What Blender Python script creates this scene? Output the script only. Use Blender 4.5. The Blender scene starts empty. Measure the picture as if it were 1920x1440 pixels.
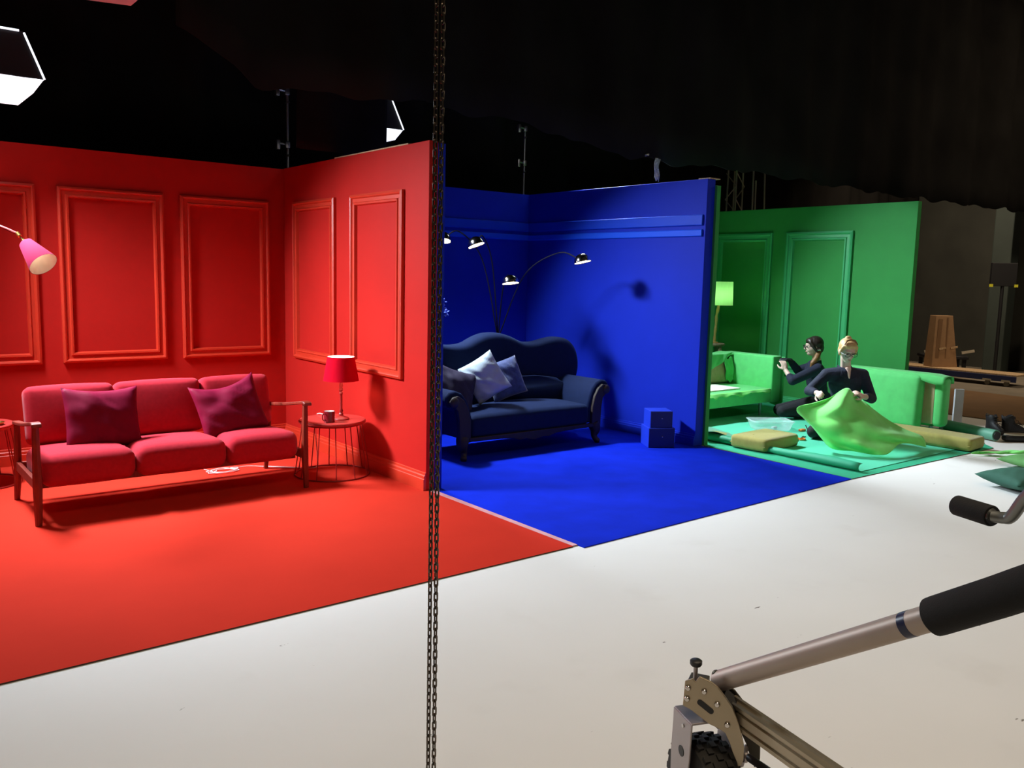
import bpy, bmesh, math, random
from mathutils import Vector, Matrix, noise
random.seed(7)
C = bpy.context.scene.collection
SC = bpy.context.scene
PI = math.pi
def V(*a): return Vector(a)
def R(d): return math.radians(d)

# ------------------------------------------------------------------ camera
cam_d = bpy.data.cameras.new('camera'); cam = bpy.data.objects.new('camera', cam_d); C.objects.link(cam)
rt, up, fw = V(.78285521, -.6217812, .02293186), V(.06040969, .11263741, .99179811), V(.6192644, .775049, -.12574039)
cam.matrix_world = Matrix(((rt.x, up.x, -fw.x, 0), (rt.y, up.y, -fw.y, 0), (rt.z, up.z, -fw.z, 1.647), (0, 0, 0, 1)))
cam_d.sensor_width = 36; cam_d.lens = 1610.5 / 1920 * 36; cam_d.clip_start = .05; cam_d.clip_end = 100
SC.camera = cam
# ------------------------------------------------------------------ world, exposure
w = bpy.data.worlds.new('studio_dark'); SC.world = w; w.use_nodes = True
w.node_tree.nodes['Background'].inputs[0].default_value = (.9, .85, .8, 1)
w.node_tree.nodes['Background'].inputs[1].default_value = .012
SC.view_settings.view_transform = 'Standard'; SC.view_settings.look = 'None'
SC.view_settings.exposure = 0.0; SC.view_settings.gamma = 1; SC.view_settings.use_curve_mapping = False
def area(name, loc, aim, size, size_y, power, col, spread=180):
    d = bpy.data.lights.new(name, 'AREA'); d.shape = 'RECTANGLE'; d.size = size; d.size_y = size_y; d.energy = power; d.color = col
    d.spread = R(spread)
    o = bpy.data.objects.new(name, d); C.objects.link(o); o.location = loc
    o.rotation_euler = (Vector(aim) - Vector(loc)).to_track_quat('-Z', 'Y').to_euler()
    return o
WARM = (1, .79, .56)
COOL = (.80, .91, 1)
# overhead house lights of the hall, high behind and beside the camera, then two added fills
area('overhead_fill_light', (2.2, .6, 5.6), (2.4, 1.2, 0), 3.0, 1.2, 46, WARM, 110)
area('overhead_fill_light', (6.8, .4, 5.6), (7.0, 1.0, 0), 2.6, 1.0, 37, WARM, 110)
area('overhead_fill_light', (-2.0, 1.0, 5.6), (-1.6, 1.6, 0), 2.6, 1.2, 30, WARM, 110)
area('overhead_fill_light', (14.2, 2.2, 5.6), (14.6, 4.6, 0), 1.6, 1.0, 110, WARM)  # unseen fill, added to brighten the hardboard and concrete floor at right
area('rear_fill_light', (14.6, 7.2, 5.3), (17.2, 7.0, .6), 1.2, .8, 95, WARM, 130)  # made-up lamp behind the border drape, lifts the dark right wall

# ------------------------------------------------------------------ materials
def lin(c):
    return tuple(((x / 255) / 12.92 if x <= 10 else (((x / 255) + .055) / 1.055) ** 2.4) for x in c)
def mat(name, col, rough=.6, metal=0, vary=.08, scale=6, bump=0, bscale=120, spec=.5, sheen=0, emit=None, estr=0, trans=0, alpha=1, bdist=.004):
    m = bpy.data.materials.new(name); m.use_nodes = True; nt = m.node_tree; b = nt.nodes['Principled BSDF']
    b.inputs['Roughness'].default_value = rough; b.inputs['Metallic'].default_value = metal
    b.inputs['Specular IOR Level'].default_value = spec; b.inputs['Sheen Weight'].default_value = sheen
    b.inputs['Sheen Roughness'].default_value = .4
    b.inputs['Transmission Weight'].default_value = trans; b.inputs['Alpha'].default_value = alpha
    tc = nt.nodes.new('ShaderNodeTexCoord')
    n = nt.nodes.new('ShaderNodeTexNoise'); n.inputs['Scale'].default_value = scale; n.inputs['Detail'].default_value = 5
    nt.links.new(tc.outputs['Object'], n.inputs['Vector'])
    mr = nt.nodes.new('ShaderNodeMapRange'); mr.inputs[1].default_value = .25; mr.inputs[2].default_value = .75
    mr.inputs[3].default_value = 1 - vary; mr.inputs[4].default_value = 1 + vary
    nt.links.new(n.outputs['Fac'], mr.inputs[0])
    mx = nt.nodes.new('ShaderNodeMix'); mx.data_type = 'RGBA'; mx.blend_type = 'MULTIPLY'; mx.inputs[0].default_value = 1
    mx.inputs[6].default_value = (*col, 1); nt.links.new(mr.outputs[0], mx.inputs[7])
    nt.links.new(mx.outputs[2], b.inputs['Base Color'])
    if bump:
        n2 = nt.nodes.new('ShaderNodeTexNoise'); n2.inputs['Scale'].default_value = bscale; n2.inputs['Detail'].default_value = 3
        nt.links.new(tc.outputs['Object'], n2.inputs['Vector'])
        bp = nt.nodes.new('ShaderNodeBump'); bp.inputs['Strength'].default_value = bump; bp.inputs['Distance'].default_value = bdist
        nt.links.new(n2.outputs['Fac'], bp.inputs['Height']); nt.links.new(bp.outputs['Normal'], b.inputs['Normal'])
    if emit:
        b.inputs['Emission Color'].default_value = (*emit, 1); b.inputs['Emission Strength'].default_value = estr
    return m
def shade_mat(name, col, tr):            # lamp shade cloth: lets the bulb glow through
    m = bpy.data.materials.new(name); m.use_nodes = True; nt = m.node_tree; nt.nodes.remove(nt.nodes['Principled BSDF'])
    out = nt.nodes['Material Output']; d = nt.nodes.new('ShaderNodeBsdfDiffuse'); t = nt.nodes.new('ShaderNodeBsdfTranslucent'); mx = nt.nodes.new('ShaderNodeMixShader')
    n = nt.nodes.new('ShaderNodeTexNoise'); n.inputs['Scale'].default_value = 60
    tc = nt.nodes.new('ShaderNodeTexCoord'); mp = nt.nodes.new('ShaderNodeMapping'); mp.inputs['Scale'].default_value = (1, 1, .08)
    nt.links.new(tc.outputs['Object'], mp.inputs[0]); nt.links.new(mp.outputs[0], n.inputs['Vector'])
    r = nt.nodes.new('ShaderNodeValToRGB'); r.color_ramp.elements[0].position = .3; r.color_ramp.elements[1].position = .7
    r.color_ramp.elements[0].color = (*[x * .85 for x in col], 1); r.color_ramp.elements[1].color = (*col, 1)
    nt.links.new(n.outputs['Fac'], r.inputs[0]); nt.links.new(r.outputs[0], d.inputs[0])
    t.inputs[0].default_value = (*tr, 1); mx.inputs[0].default_value = .5
    nt.links.new(r.outputs[0], d.inputs[0]); nt.links.new(d.outputs[0], mx.inputs[1]); nt.links.new(t.outputs[0], mx.inputs[2]); nt.links.new(mx.outputs[0], out.inputs[0])
    return m
def wood_mat(name, c1, c2, rough=.45, scale=14):
    m = mat(name, c1, rough); nt = m.node_tree; b = nt.nodes['Principled BSDF']
    tc = nt.nodes.new('ShaderNodeTexCoord'); mp = nt.nodes.new('ShaderNodeMapping'); mp.inputs['Scale'].default_value = (4, 4, .6)
    n = nt.nodes.new('ShaderNodeTexNoise'); n.inputs['Scale'].default_value = scale; n.inputs['Detail'].default_value = 6
    r = nt.nodes.new('ShaderNodeValToRGB'); r.color_ramp.elements[0].position = .35; r.color_ramp.elements[1].position = .65
    r.color_ramp.elements[0].color = (*c1, 1); r.color_ramp.elements[1].color = (*c2, 1)
    nt.links.new(tc.outputs['Object'], mp.inputs[0]); nt.links.new(mp.outputs[0], n.inputs['Vector']); nt.links.new(n.outputs['Fac'], r.inputs[0]); nt.links.new(r.outputs[0], b.inputs['Base Color'])
    return m
M = {}
M['red_wall'] = mat('red_wall_paint', (.45, .016, .012), .55, vary=.05, scale=3, bump=.06, bscale=260, spec=.10)
M['red_trim'] = mat('red_trim_paint', (.55, .034, .013), .42, vary=.04)
M['red_floor'] = mat('red_floor_paint', (.52, .030, .016), .9, vary=.05, scale=2, bump=.08, bscale=300, spec=.03)
M['red_fabric'] = mat('red_wool', (.42, .014, .028), .95, vary=.10, scale=40, bump=.25, bscale=700, sheen=.06, spec=.2)
M['crimson'] = mat('crimson_satin', (.17, .005, .027), .6, vary=.06, scale=25, bump=.12, bscale=90, spec=.08)
M['red_wood'] = wood_mat('red_stained_wood', (.15, .012, .007), (.24, .028, .010), .45)
M['red_metal'] = mat('red_painted_wire', (.30, .014, .012), .4, vary=.05)
M['red_top'] = mat('red_painted_top', (.42, .03, .025), .42, vary=.06, scale=9)
M['mug'] = mat('maroon_glaze', (.20, .010, .016), .22, vary=.05)
M['white_glaze'] = mat('white_glaze', (.85, .80, .78), .3, vary=.02)
M['lamp_white'] = mat('white_shade_lining', (.9, .88, .82), .7, vary=.02)
M['shade_red'] = shade_mat('red_shade_cloth', (.62, .01, .04), (.95, .012, .05))
M['pink_enamel'] = mat('pink_red_enamel', (.20, .005, .034), .9, vary=.04, spec=.05)
M['cord'] = mat('pale_cord', (.80, .62, .60), .5, vary=.05)
M['pink_tape'] = mat('pale_pink_tape', (.55, .24, .26), .5, vary=.2, scale=8)
M['brass'] = mat('brass', (.80, .55, .16), .28, 1, vary=.08)
M['blue_wall'] = mat('blue_wall_paint', (.008, .026, .46), .55, vary=.05, scale=3, bump=.06, bscale=260, spec=.10)
M['blue_trim'] = mat('bright_blue_paint', (.012, .095, .80), .5, vary=.03, spec=.15)
M['blue_trim_mid'] = mat('mid_blue_paint', (.010, .060, .62), .5, vary=.03, spec=.15)
M['blue_floor'] = mat('blue_carpet', (.003, .018, .46), .95, vary=.14, scale=4, bump=.25, bscale=420, spec=.05)
M['navy_velvet'] = mat('navy_velvet', (.0045, .012, .050), .85, vary=.12, scale=18, bump=.12, bscale=300, sheen=.10, spec=.15)
M['navy_velvet'].node_tree.nodes['Principled BSDF'].inputs['Sheen Tint'].default_value = (.22, .42, 1, 1)
M['dark_wood'] = wood_mat('dark_carved_wood', (.012, .006, .006), (.022, .010, .008), .6)
M['silver_satin'] = mat('silver_grey_satin', (.42, .50, .56), .38, vary=.10, scale=14, bump=.2, bscale=60, sheen=.4)
M['blue_brocade'] = mat('blue_brocade', (.035, .055, .17), .6, vary=.35, scale=36, bump=.5, bscale=80, sheen=.5)
M['indigo'] = mat('indigo_cotton', (.018, .012, .045), .75, vary=.12, scale=20, bump=.2, bscale=90)
M['box_blue'] = mat('blue_card', (.008, .040, .58), .5, vary=.05)
M['box_navy'] = mat('navy_drawer_front', (.006, .014, .13), .45, vary=.05)
M['chrome'] = mat('chrome', (.62, .60, .58), .12, 1, vary=.03)
M['black_arm'] = mat('dark_chrome_arm', (.03, .03, .05), .3, .8, vary=.05)
M['warm_bulb'] = mat('lit_warm_bulb', (1, .9, .7), .5, emit=(1, .82, .52), estr=9)
M['lamp_bulb'] = mat('lit_lamp_bulb', (1, .9, .8), .5, emit=(1, .86, .66), estr=46)
M['petal'] = mat('blue_petal', (.10, .16, .75), .6, vary=.2, scale=60)
M['stem'] = mat('dark_stem', (.02, .03, .06), .6)
M['green_wall'] = mat('green_wall_paint', (.045, .300, .070), .55, vary=.05, scale=3, bump=.06, bscale=260, spec=.10)
M['green_trim'] = mat('mint_green_trim_paint', (.050, .42, .15), .42, vary=.03)
M['green_floor'] = mat('green_floor_sheet', (.040, .38, .21), .55, vary=.06, scale=3, bump=.05, bscale=200, spec=.2)
M['teal_mat'] = mat('teal_green_vinyl', (.10, .56, .36), .5, vary=.07, scale=2.5, bump=.08, bscale=30, spec=.25)
M['lime'] = mat('lime_green_cloth', (.21, .82, .17), .85, vary=.08, scale=9, bump=.2, bscale=240, sheen=.3)
M['lime_dk'] = mat('green_cover_cloth', (.11, .60, .17), .85, vary=.08, scale=12, bump=.2, bscale=240, sheen=.3)
M['olive'] = mat('olive_upholstery', (.33, .29, .075), .9, vary=.10, scale=30, bump=.3, bscale=500, sheen=.3)
M['cream'] = mat('cream_padding', (.86, .84, .76), .85, vary=.05)
M['tan'] = mat('tan_hessian', (.52, .38, .22), .9, vary=.08, scale=24, bump=.2, bscale=400)
M['shade_green'] = shade_mat('lime_shade_cloth', (.34, .74, .26), (.30, .85, .30))
M['branch'] = wood_mat('pale_branch_wood', (.50, .30, .09), (.66, .44, .17), .6)
M['stool'] = wood_mat('weathered_stool_wood', (.20, .15, .09), (.32, .25, .15), .65)
M['steel_leg'] = mat('grey_steel_leg', (.25, .27, .27), .4, .7)
M['clear_plastic'] = mat('clear_plastic', (.80, .92, .96), .18, vary=.02, alpha=.24)
M['orange'] = mat('orange_plastic', (.80, .20, .03), .4)
M['blue_plastic'] = mat('blue_plastic', (.02, .06, .5), .4)
M['dark_green'] = mat('dark_green_cotton', (.020, .095, .062), .85, vary=.12, scale=14, bump=.2, bscale=200)
M['sage_green'] = mat('leaf_green_cotton', (.10, .28, .08), .85, vary=.10, scale=14, bump=.2, bscale=200)
M['teal_roll'] = mat('sea_green_vinyl', (.13, .36, .25), .5, vary=.08)
M['black_leather'] = mat('black_leather', (.010, .010, .012), .55, vary=.2, scale=40, bump=.4, bscale=80)
M['rim'] = mat('pale_rim', (.42, .36, .27), .7)
M['white_floor'] = None
M['concrete'] = mat('grey_concrete', (.20, .17, .13), .75, vary=.15, scale=3, bump=.1, bscale=60)
M['hardboard'] = mat('brown_hardboard', (.19, .105, .045), .65, vary=.12, scale=5)
M['sheet_edge'] = mat('dark_board_edge', (.05, .02, .012), .8)
M['card'] = mat('brown_cardboard', (.34, .20, .10), .8, vary=.10, scale=10)
M['card_print'] = mat('darker_printed_cardboard', (.22, .12, .055), .8, vary=.1)
M['black_cloth'] = mat('black_drape_cloth', (.013, .012, .011), 1, vary=.35, scale=1.2, bump=.3, bscale=30, spec=.02)
M['flag'] = mat('charcoal_flag_cloth', (.012, .009, .010), 1, vary=.3, scale=3, spec=.05)
M['black_wall'] = mat('black_panelled_wall', (.034, .035, .028), .8, vary=.3, scale=1.5)
M['column'] = mat('grey_green_column', (.030, .042, .036), .7)
M['black_plastic'] = mat('black_plastic', (.012, .012, .014), .45)
M['yellow'] = mat('yellow_corner', (.62, .60, .03), .5)
M['white_card'] = mat('white_card', (.62, .64, .68), .6, vary=.03)
M['raw_edge'] = wood_mat('raw_timber_edge', (.42, .27, .14), (.58, .42, .25), .7)
M['navy_board'] = mat('navy_painted_board', (.02, .03, .11), .5, vary=.15)
M['caster_grey'] = mat('grey_caster', (.22, .20, .17), .5)
M['shell_black'] = mat('grey_black_softbox_fabric', (.030, .028, .034), .55, vary=.1, bump=.2, bscale=90)
M['diffuser'] = mat('lit_white_diffuser', (1, 1, 1), .6, emit=(.92, .96, 1), estr=1.08)
M['seam'] = mat('lit_seam', (1, 1, 1), .6, emit=(.85, .90, 1), estr=1.5)
M['grip_metal'] = mat('galvanised_steel', (.40, .36, .34), .35, .9)
M['silver_tape'] = mat('crumpled_silver_tape', (.55, .62, .60), .3, .8, vary=.3, scale=60, bump=1, bscale=70, bdist=.02)
M['pole'] = mat('dull_aluminium_pole', (.60, .50, .38), .5, .2)
M['foam_white'] = mat('white_bounce_board', (.80, .78, .76), .8)
M['chain'] = mat('dark_oiled_steel', (.11, .09, .07), .3, .85, vary=.3, scale=50)
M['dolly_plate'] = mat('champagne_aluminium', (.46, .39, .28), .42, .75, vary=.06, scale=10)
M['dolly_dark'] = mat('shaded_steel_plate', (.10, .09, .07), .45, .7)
M['dolly_tube'] = mat('satin_aluminium_tube', (.46, .39, .34), .52, .6, vary=.05)
M['fork'] = mat('zinc_fork', (.42, .38, .38), .4, .8, vary=.06)
M['foam_grip'] = mat('black_foam_grip', (.010, .011, .013), .85, vary=.1, scale=60, bump=.25, bscale=300)
M['rubber'] = mat('black_rubber', (.020, .019, .017), .75, vary=.2, scale=30)
M['tape_label'] = mat('navy_tape', (.012, .02, .07), .35)
M['skin'] = mat('skin', (.62, .38, .29), .5, vary=.05, scale=20)
M['skin_pale'] = mat('pale_skin', (.70, .48, .40), .5, vary=.05, scale=20)
M['lip'] = mat('lip', (.42, .16, .13), .5)
M['eye'] = mat('eye', (.03, .025, .02), .3)
M['brown_hair'] = mat('dark_brown_hair', (.022, .014, .010), .45, vary=.25, scale=30, bump=.4, bscale=60)
M['auburn'] = mat('auburn_hair_ends', (.22, .10, .03), .5, vary=.25, scale=40, bump=.4, bscale=60)
M['blonde'] = mat('blonde_hair', (.62, .40, .18), .5, vary=.25, scale=30, bump=.4, bscale=60)
M['navy_shirt'] = mat('navy_cotton', (.008, .012, .034), .85, vary=.15, scale=14, bump=.5, bscale=24, bdist=.012)
M['black_trousers'] = mat('black_trousers', (.010, .010, .015), .85, vary=.15, bump=.4, bscale=24, bdist=.01)
M['glove'] = mat('black_glove', (.012, .013, .016), .6)
def white_floor():
    m = mat('white_studio_floor', (.74, .73, .71), .75, vary=.03, scale=1.2, bump=.03, bscale=40, spec=.12); nt = m.node_tree; b = nt.nodes['Principled BSDF']
    src = b.inputs['Base Color'].links[0].from_socket; tc = nt.nodes.new('ShaderNodeTexCoord')
    def layer(src, scale, lo, hi, col, stretch):
        mp = nt.nodes.new('ShaderNodeMapping'); mp.inputs['Scale'].default_value = stretch; nt.links.new(tc.outputs['Object'], mp.inputs[0])
        n = nt.nodes.new('ShaderNodeTexNoise'); n.inputs['Scale'].default_value = scale; n.inputs['Detail'].default_value = 4
        nt.links.new(mp.outputs[0], n.inputs['Vector']); mr = nt.nodes.new('ShaderNodeMapRange'); mr.inputs[1].default_value = lo; mr.inputs[2].default_value = hi
        nt.links.new(n.outputs['Fac'], mr.inputs[0]); mx = nt.nodes.new('ShaderNodeMix'); mx.data_type = 'RGBA'
        nt.links.new(mr.outputs[0], mx.inputs[0]); nt.links.new(src, mx.inputs[6]); mx.inputs[7].default_value = (*col, 1); return mx.outputs[2]
    src = layer(src, 2.2, .62, .95, (.66, .64, .61), (1, 1, 1))       # faint scuffs
    src = layer(src, 7, .735, .76, (.16, .14, .12), (1.0, 2.2, 1))     # specks of dirt
    nt.links.new(src, b.inputs['Base Color']); return m
M['white_floor'] = white_floor()

# ------------------------------------------------------------------ mesh builder
ROOTS = {}
def frame_of(d, hint=V(0, 0, 1)):
    d = d.normalized(); h = hint if abs(d.dot(hint)) < .95 else V(1, 0, 0)
    a = h.cross(d).normalized(); return a, d.cross(a)
class MB:
    def __init__(s): s.v = []; s.f = []; s.mi = []
    def add(s, vs, fs, k=0):
        o = len(s.v); s.v += [Vector(x) for x in vs]; s.f += [tuple(i + o for i in f) for f in fs]; s.mi += [k] * len(fs); return s
    def box(s, c, d, m=None, k=0):
        c = Vector(c); x, y, z = d[0] / 2, d[1] / 2, d[2] / 2
        vs = [V(a * x, b * y, e * z) for a in (-1, 1) for b in (-1, 1) for e in (-1, 1)]
        if m is not None: vs = [m @ q for q in vs]
        return s.add([q + c for q in vs], [(0, 1, 3, 2), (4, 6, 7, 5), (0, 4, 5, 1), (2, 3, 7, 6), (0, 2, 6, 4), (1, 5, 7, 3)], k)
    def rbox(s, c, d, r=.02, seg=3, m=None, puff=(0, 0, 0), k=0, cuts=6):
        bm = bmesh.new(); bmesh.ops.create_cube(bm, size=1)
        for v in bm.verts: v.co = V(v.co.x * d[0], v.co.y * d[1], v.co.z * d[2])
        bmesh.ops.bevel(bm, geom=bm.edges[:] + bm.verts[:], offset=r, segments=seg, profile=.5, affect='EDGES')
        if any(puff):
            big = [e for e in bm.edges if e.calc_length() > 3 * r]
            bmesh.ops.subdivide_edges(bm, edges=big, cuts=cuts, use_grid_fill=True)
            for v in bm.verts:
                n = [v.co[i] / (d[i] / 2) for i in range(3)]
                for i in range(3):
                    j, l = (i + 1) % 3, (i + 2) % 3
                    g = max(0, 1 - n[j] ** 2) * max(0, 1 - n[l] ** 2)
                    v.co[i] += puff[i] * g * n[i]
        bm.verts.index_update(); vs = [v.co.copy() for v in bm.verts]; fs = [[v.index for v in f.verts] for f in bm.faces]; bm.free()
        if m is not None: vs = [m @ q for q in vs]
        return s.add([q + Vector(c) for q in vs], fs, k)
    def tube(s, pts, r, n=10, cap=True, k=0, flat=None):
        pts = [Vector(p) for p in pts]; rs = r if isinstance(r, (list, tuple)) else [r] * len(pts)
        rings = []; a = None
        for i, p in enumerate(pts):
            d = (pts[min(i + 1, len(pts) - 1)] - pts[max(i - 1, 0)])
            if d.length < 1e-9: d = V(0, 0, 1)
            d.normalize()
            if a is None: a, b = frame_of(d)
            else:
                a = (a - d * a.dot(d)); a = a.normalized() if a.length > 1e-6 else frame_of(d)[0]; b = d.cross(a)
            rings.append([p + (a * math.cos(2 * PI * j / n) + b * math.sin(2 * PI * j / n)) * rs[i] for j in range(n)])
        vs = [q for rg in rings for q in rg]; m = len(pts)
        fs = [(i * n + j, i * n + (j + 1) % n, (i + 1) * n + (j + 1) % n, (i + 1) * n + j) for i in range(m - 1) for j in range(n)]
        if cap: fs += [tuple(range(n - 1, -1, -1)), tuple(range((m - 1) * n, m * n))]
        return s.add(vs, fs, k)
    def lathe(s, prof, c=(0, 0, 0), axis=V(0, 0, 1), n=24, k=0, cap=True):
        a, b = frame_of(Vector(axis)); ax = Vector(axis).normalized(); c = Vector(c)
        vs = [c + ax * z + (a * math.cos(2 * PI * j / n) + b * math.sin(2 * PI * j / n)) * r for r, z in prof for j in range(n)]
        m = len(prof); fs = [(i * n + j, i * n + (j + 1) % n, (i + 1) * n + (j + 1) % n, (i + 1) * n + j) for i in range(m - 1) for j in range(n)]
        if cap: fs += [tuple(range(n - 1, -1, -1)), tuple(range((m - 1) * n, m * n))]
        return s.add(vs, fs, k)
    def prism(s, poly, fn, t0, t1, k=0):
        n = len(poly); vs = [fn(x, y, t0) for x, y in poly] + [fn(x, y, t1) for x, y in poly]
        fs = [tuple(range(n)), tuple(range(2 * n - 1, n - 1, -1))] + [(i, i + n, (i + 1) % n + n, (i + 1) % n) for i in range(n)]
        return s.add(vs, fs, k)
    def grid(s, fn, nu, nv, k=0):
        vs = [fn(i / nu, j / nv) for j in range(nv + 1) for i in range(nu + 1)]
        return s.add(vs, [(j * (nu + 1) + i, j * (nu + 1) + i + 1, (j + 1) * (nu + 1) + i + 1, (j + 1) * (nu + 1) + i) for j in range(nv) for i in range(nu)], k)
    def ell(s, c, r, m=None, nu=16, nv=10, k=0):
        vs = []
        for j in range(1, nv):
            t = PI * j / nv
            for i in range(nu): vs.append(V(r[0] * math.sin(t) * math.cos(2 * PI * i / nu), r[1] * math.sin(t) * math.sin(2 * PI * i / nu), r[2] * math.cos(t)))
        vs += [V(0, 0, r[2]), V(0, 0, -r[2])]; tp = len(vs) - 2
        fs = [(j * nu + i, (j + 1) * nu + i, (j + 1) * nu + (i + 1) % nu, j * nu + (i + 1) % nu) for j in range(nv - 2) for i in range(nu)]
        fs += [(tp, i, (i + 1) % nu) for i in range(nu)] + [((nv - 2) * nu + (i + 1) % nu, (nv - 2) * nu + i, tp + 1) for i in range(nu)]
        if m is not None: vs = [m @ q for q in vs]
        return s.add([q + Vector(c) for q in vs], fs, k)
    def limb(s, pts, rs):
        pts = [Vector(p) for p in pts]
        for i, p in enumerate(pts): s.ell(p, (rs[i],) * 3, nu=12, nv=8)
        for i in range(len(pts) - 1):
            s.tube([pts[i], pts[i + 1]], [rs[i], rs[i + 1]], 12)
        return s
    def build(s, name, m, parent=None, smooth=False, loc=None, world=False, bevel=0, sub=0, solid=0, ang=40):
        vs = s.v
        if parent is not None and world: inv = ROOTS[parent.name].inverted(); vs = [inv @ q for q in vs]
        if loc is not None: vs = [q - Vector(loc) for q in vs]
        me = bpy.data.meshes.new(name); me.from_pydata([tuple(q) for q in vs], [], s.f); me.update()
        bm = bmesh.new(); bm.from_mesh(me); bmesh.ops.recalc_face_normals(bm, faces=bm.faces[:]); bm.to_mesh(me); bm.free()
        for mm in (m if isinstance(m, list) else [m]): me.materials.append(M[mm])
        for p, kk in zip(me.polygons, s.mi): p.material_index = kk
        o = bpy.data.objects.new(name, me); C.objects.link(o)
        if loc is not None: o.location = loc
        ROOTS[o.name] = Matrix.Translation(loc) if loc is not None else Matrix.Identity(4)
        if parent is not None:
            o.parent = parent; ROOTS[o.name] = ROOTS[parent.name].copy()
        if solid: q = o.modifiers.new('thickness', 'SOLIDIFY'); q.thickness = solid; q.offset = 0
        if bevel: q = o.modifiers.new('edge', 'BEVEL'); q.width = bevel; q.segments = 2; q.limit_method = 'ANGLE'; q.angle_limit = R(40)
        if sub: q = o.modifiers.new('round', 'SUBSURF'); q.levels = sub; q.render_levels = sub
        if smooth:
            for p in me.polygons: p.use_smooth = True
            if ang < 180: me.set_sharp_from_angle(angle=R(ang))
        return o
def tag(o, label=None, cat=None, group=None, kind=None):
    if label: o['label'] = label
    if cat: o['category'] = cat
    if group: o['group'] = group
    if kind: o['kind'] = kind
    return o
def thing(name, label, cat, loc=(0, 0, 0), rz=0, group=None):
    o = bpy.data.objects.new(name, None); C.objects.link(o); o.location = loc; o.rotation_euler = (0, 0, rz); o.empty_display_size = .1
    ROOTS[o.name] = Matrix.Translation(loc) @ Matrix.Rotation(rz, 4, 'Z')
    return tag(o, label, cat, group)
def structure(o): o['kind'] = 'structure'; return o
def dup(root, loc, rz, label, group=None):
    r = root.copy(); C.objects.link(r); r.location = loc; r.rotation_euler = (0, 0, rz); r['label'] = label
    if group: r['group'] = group
    for ch in list(root.children):
        c = ch.copy(); C.objects.link(c); c.parent = r
        for g in list(ch.children):
            d = g.copy(); C.objects.link(d); d.parent = c
    return r
def catmull(pts, n=8):
    pts = [Vector(p) for p in pts]; out = []
    for i in range(len(pts) - 1):
        p0, p1, p2, p3 = pts[max(i - 1, 0)], pts[i], pts[i + 1], pts[min(i + 2, len(pts) - 1)]
        for j in range(n):
            t = j / n; out.append(.5 * ((2 * p1) + (p2 - p0) * t + (2 * p0 - 5 * p1 + 4 * p2 - p3) * t * t + (3 * p1 - p0 - 3 * p2 + p3) * t ** 3))
    return out + [pts[-1]]
def pillow_mb(w, h, t, seed=0, sag=.0, wr=.012, pin=.06, n=22):
    """cushion in the local XZ plane, thickness along Y, both faces closed at the seam"""
    b = MB()
    def pt(u, v, side):
        a, c = 2 * u - 1, 2 * v - 1
        x = w / 2 * a * (1 - pin * (1 - c * c)) ; z = h / 2 * c * (1 - pin * (1 - a * a))
        g = max(0, (1 - a ** 2)) ** .42 * max(0, (1 - c ** 2)) ** .42
        y = side * t / 2 * g
        q = noise.noise(V(x * 7 + seed, z * 7 - seed, side * 3)) * .6 + noise.noise(V((x + z) * 16 + seed, (x - z) * 5, side * 5)) * .55
        y += wr * q * min(1, g * 1.6) * 2
        z -= sag * (1 - a * a) * max(0, c) * h
        return V(x, y, z)
    vs = []; ix = {}
    for s in (1, -1):
        for j in range(n + 1):
            for i in range(n + 1):
                edge = i in (0, n) or j in (0, n)
                if edge and s == -1: ix[(s, i, j)] = ix[(1, i, j)]; continue
                p = pt(i / n, j / n, s)
                if edge: p.y = 0
                ix[(s, i, j)] = len(vs); vs.append(p)
    fs = [(ix[(s, i, j)], ix[(s, i + 1, j)], ix[(s, i + 1, j + 1)], ix[(s, i, j + 1)]) for s in (1, -1) for j in range(n) for i in range(n)]
    return b.add(vs, fs)
def pillow(name, label, cat, m, c, w, h, t, rot, seed=0, sag=0, wr=.012, pin=.06, group=None):
    o = pillow_mb(w, h, t, seed, sag, wr, pin).build(name, m, smooth=True, ang=180)
    o.location = c; o.rotation_euler = rot
    return tag(o, label, cat, group)

# ================================================================== SETTING
b = MB(); b.add([(-7, -4, -.007), (11.3, -4, -.007), (11.3, 9.4, -.007), (-7, 9.4, -.007)], [(0, 1, 2, 3)], 0)
b.add([(11.3, -4, -.007), (18.6, -4, -.007), (18.6, 9.4, -.007), (11.3, 9.4, -.007)], [(0, 1, 2, 3)], 1)
structure(b.build('floor', ['white_floor', 'concrete']))
H = 2.6
def wallbox(name, x0, x1, y0, y1, m, h=H):
    return structure(MB().box(((x0 + x1) / 2, (y0 + y1) / 2, h / 2), (x1 - x0, y1 - y0, h)).build(name, m, bevel=.003))
wallbox('wall_red_back', .1, 3.494, 7.94, 8.0, 'red_wall')
wallbox('wall_red_left', .04, .1, 5.4, 8.0, 'red_wall')
wallbox('wall_red_right', 3.494, 3.57, 5.396, 8.0, 'red_wall', 2.605)
wallbox('wall_blue_left', 3.572, 3.64, 5.40, 8.1, 'blue_wall', 2.595)
wallbox('wall_blue_back', 3.64, 6.675, 8.10, 8.16, 'blue_wall', 2.605)
wallbox('wall_blue_right', 6.675, 6.79, 5.423, 8.16, 'blue_wall', 2.607)
wallbox('wall_green_left', 6.792, 6.85, 5.40, 8.14, 'green_wall', 2.55)
wallbox('wall_green_back', 6.85, 9.937, 8.08, 8.14, 'green_wall', 2.6)
wallbox('wall_green_right', 9.937, 10.02, 5.0, 8.14, 'green_wall', 2.603)
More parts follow.
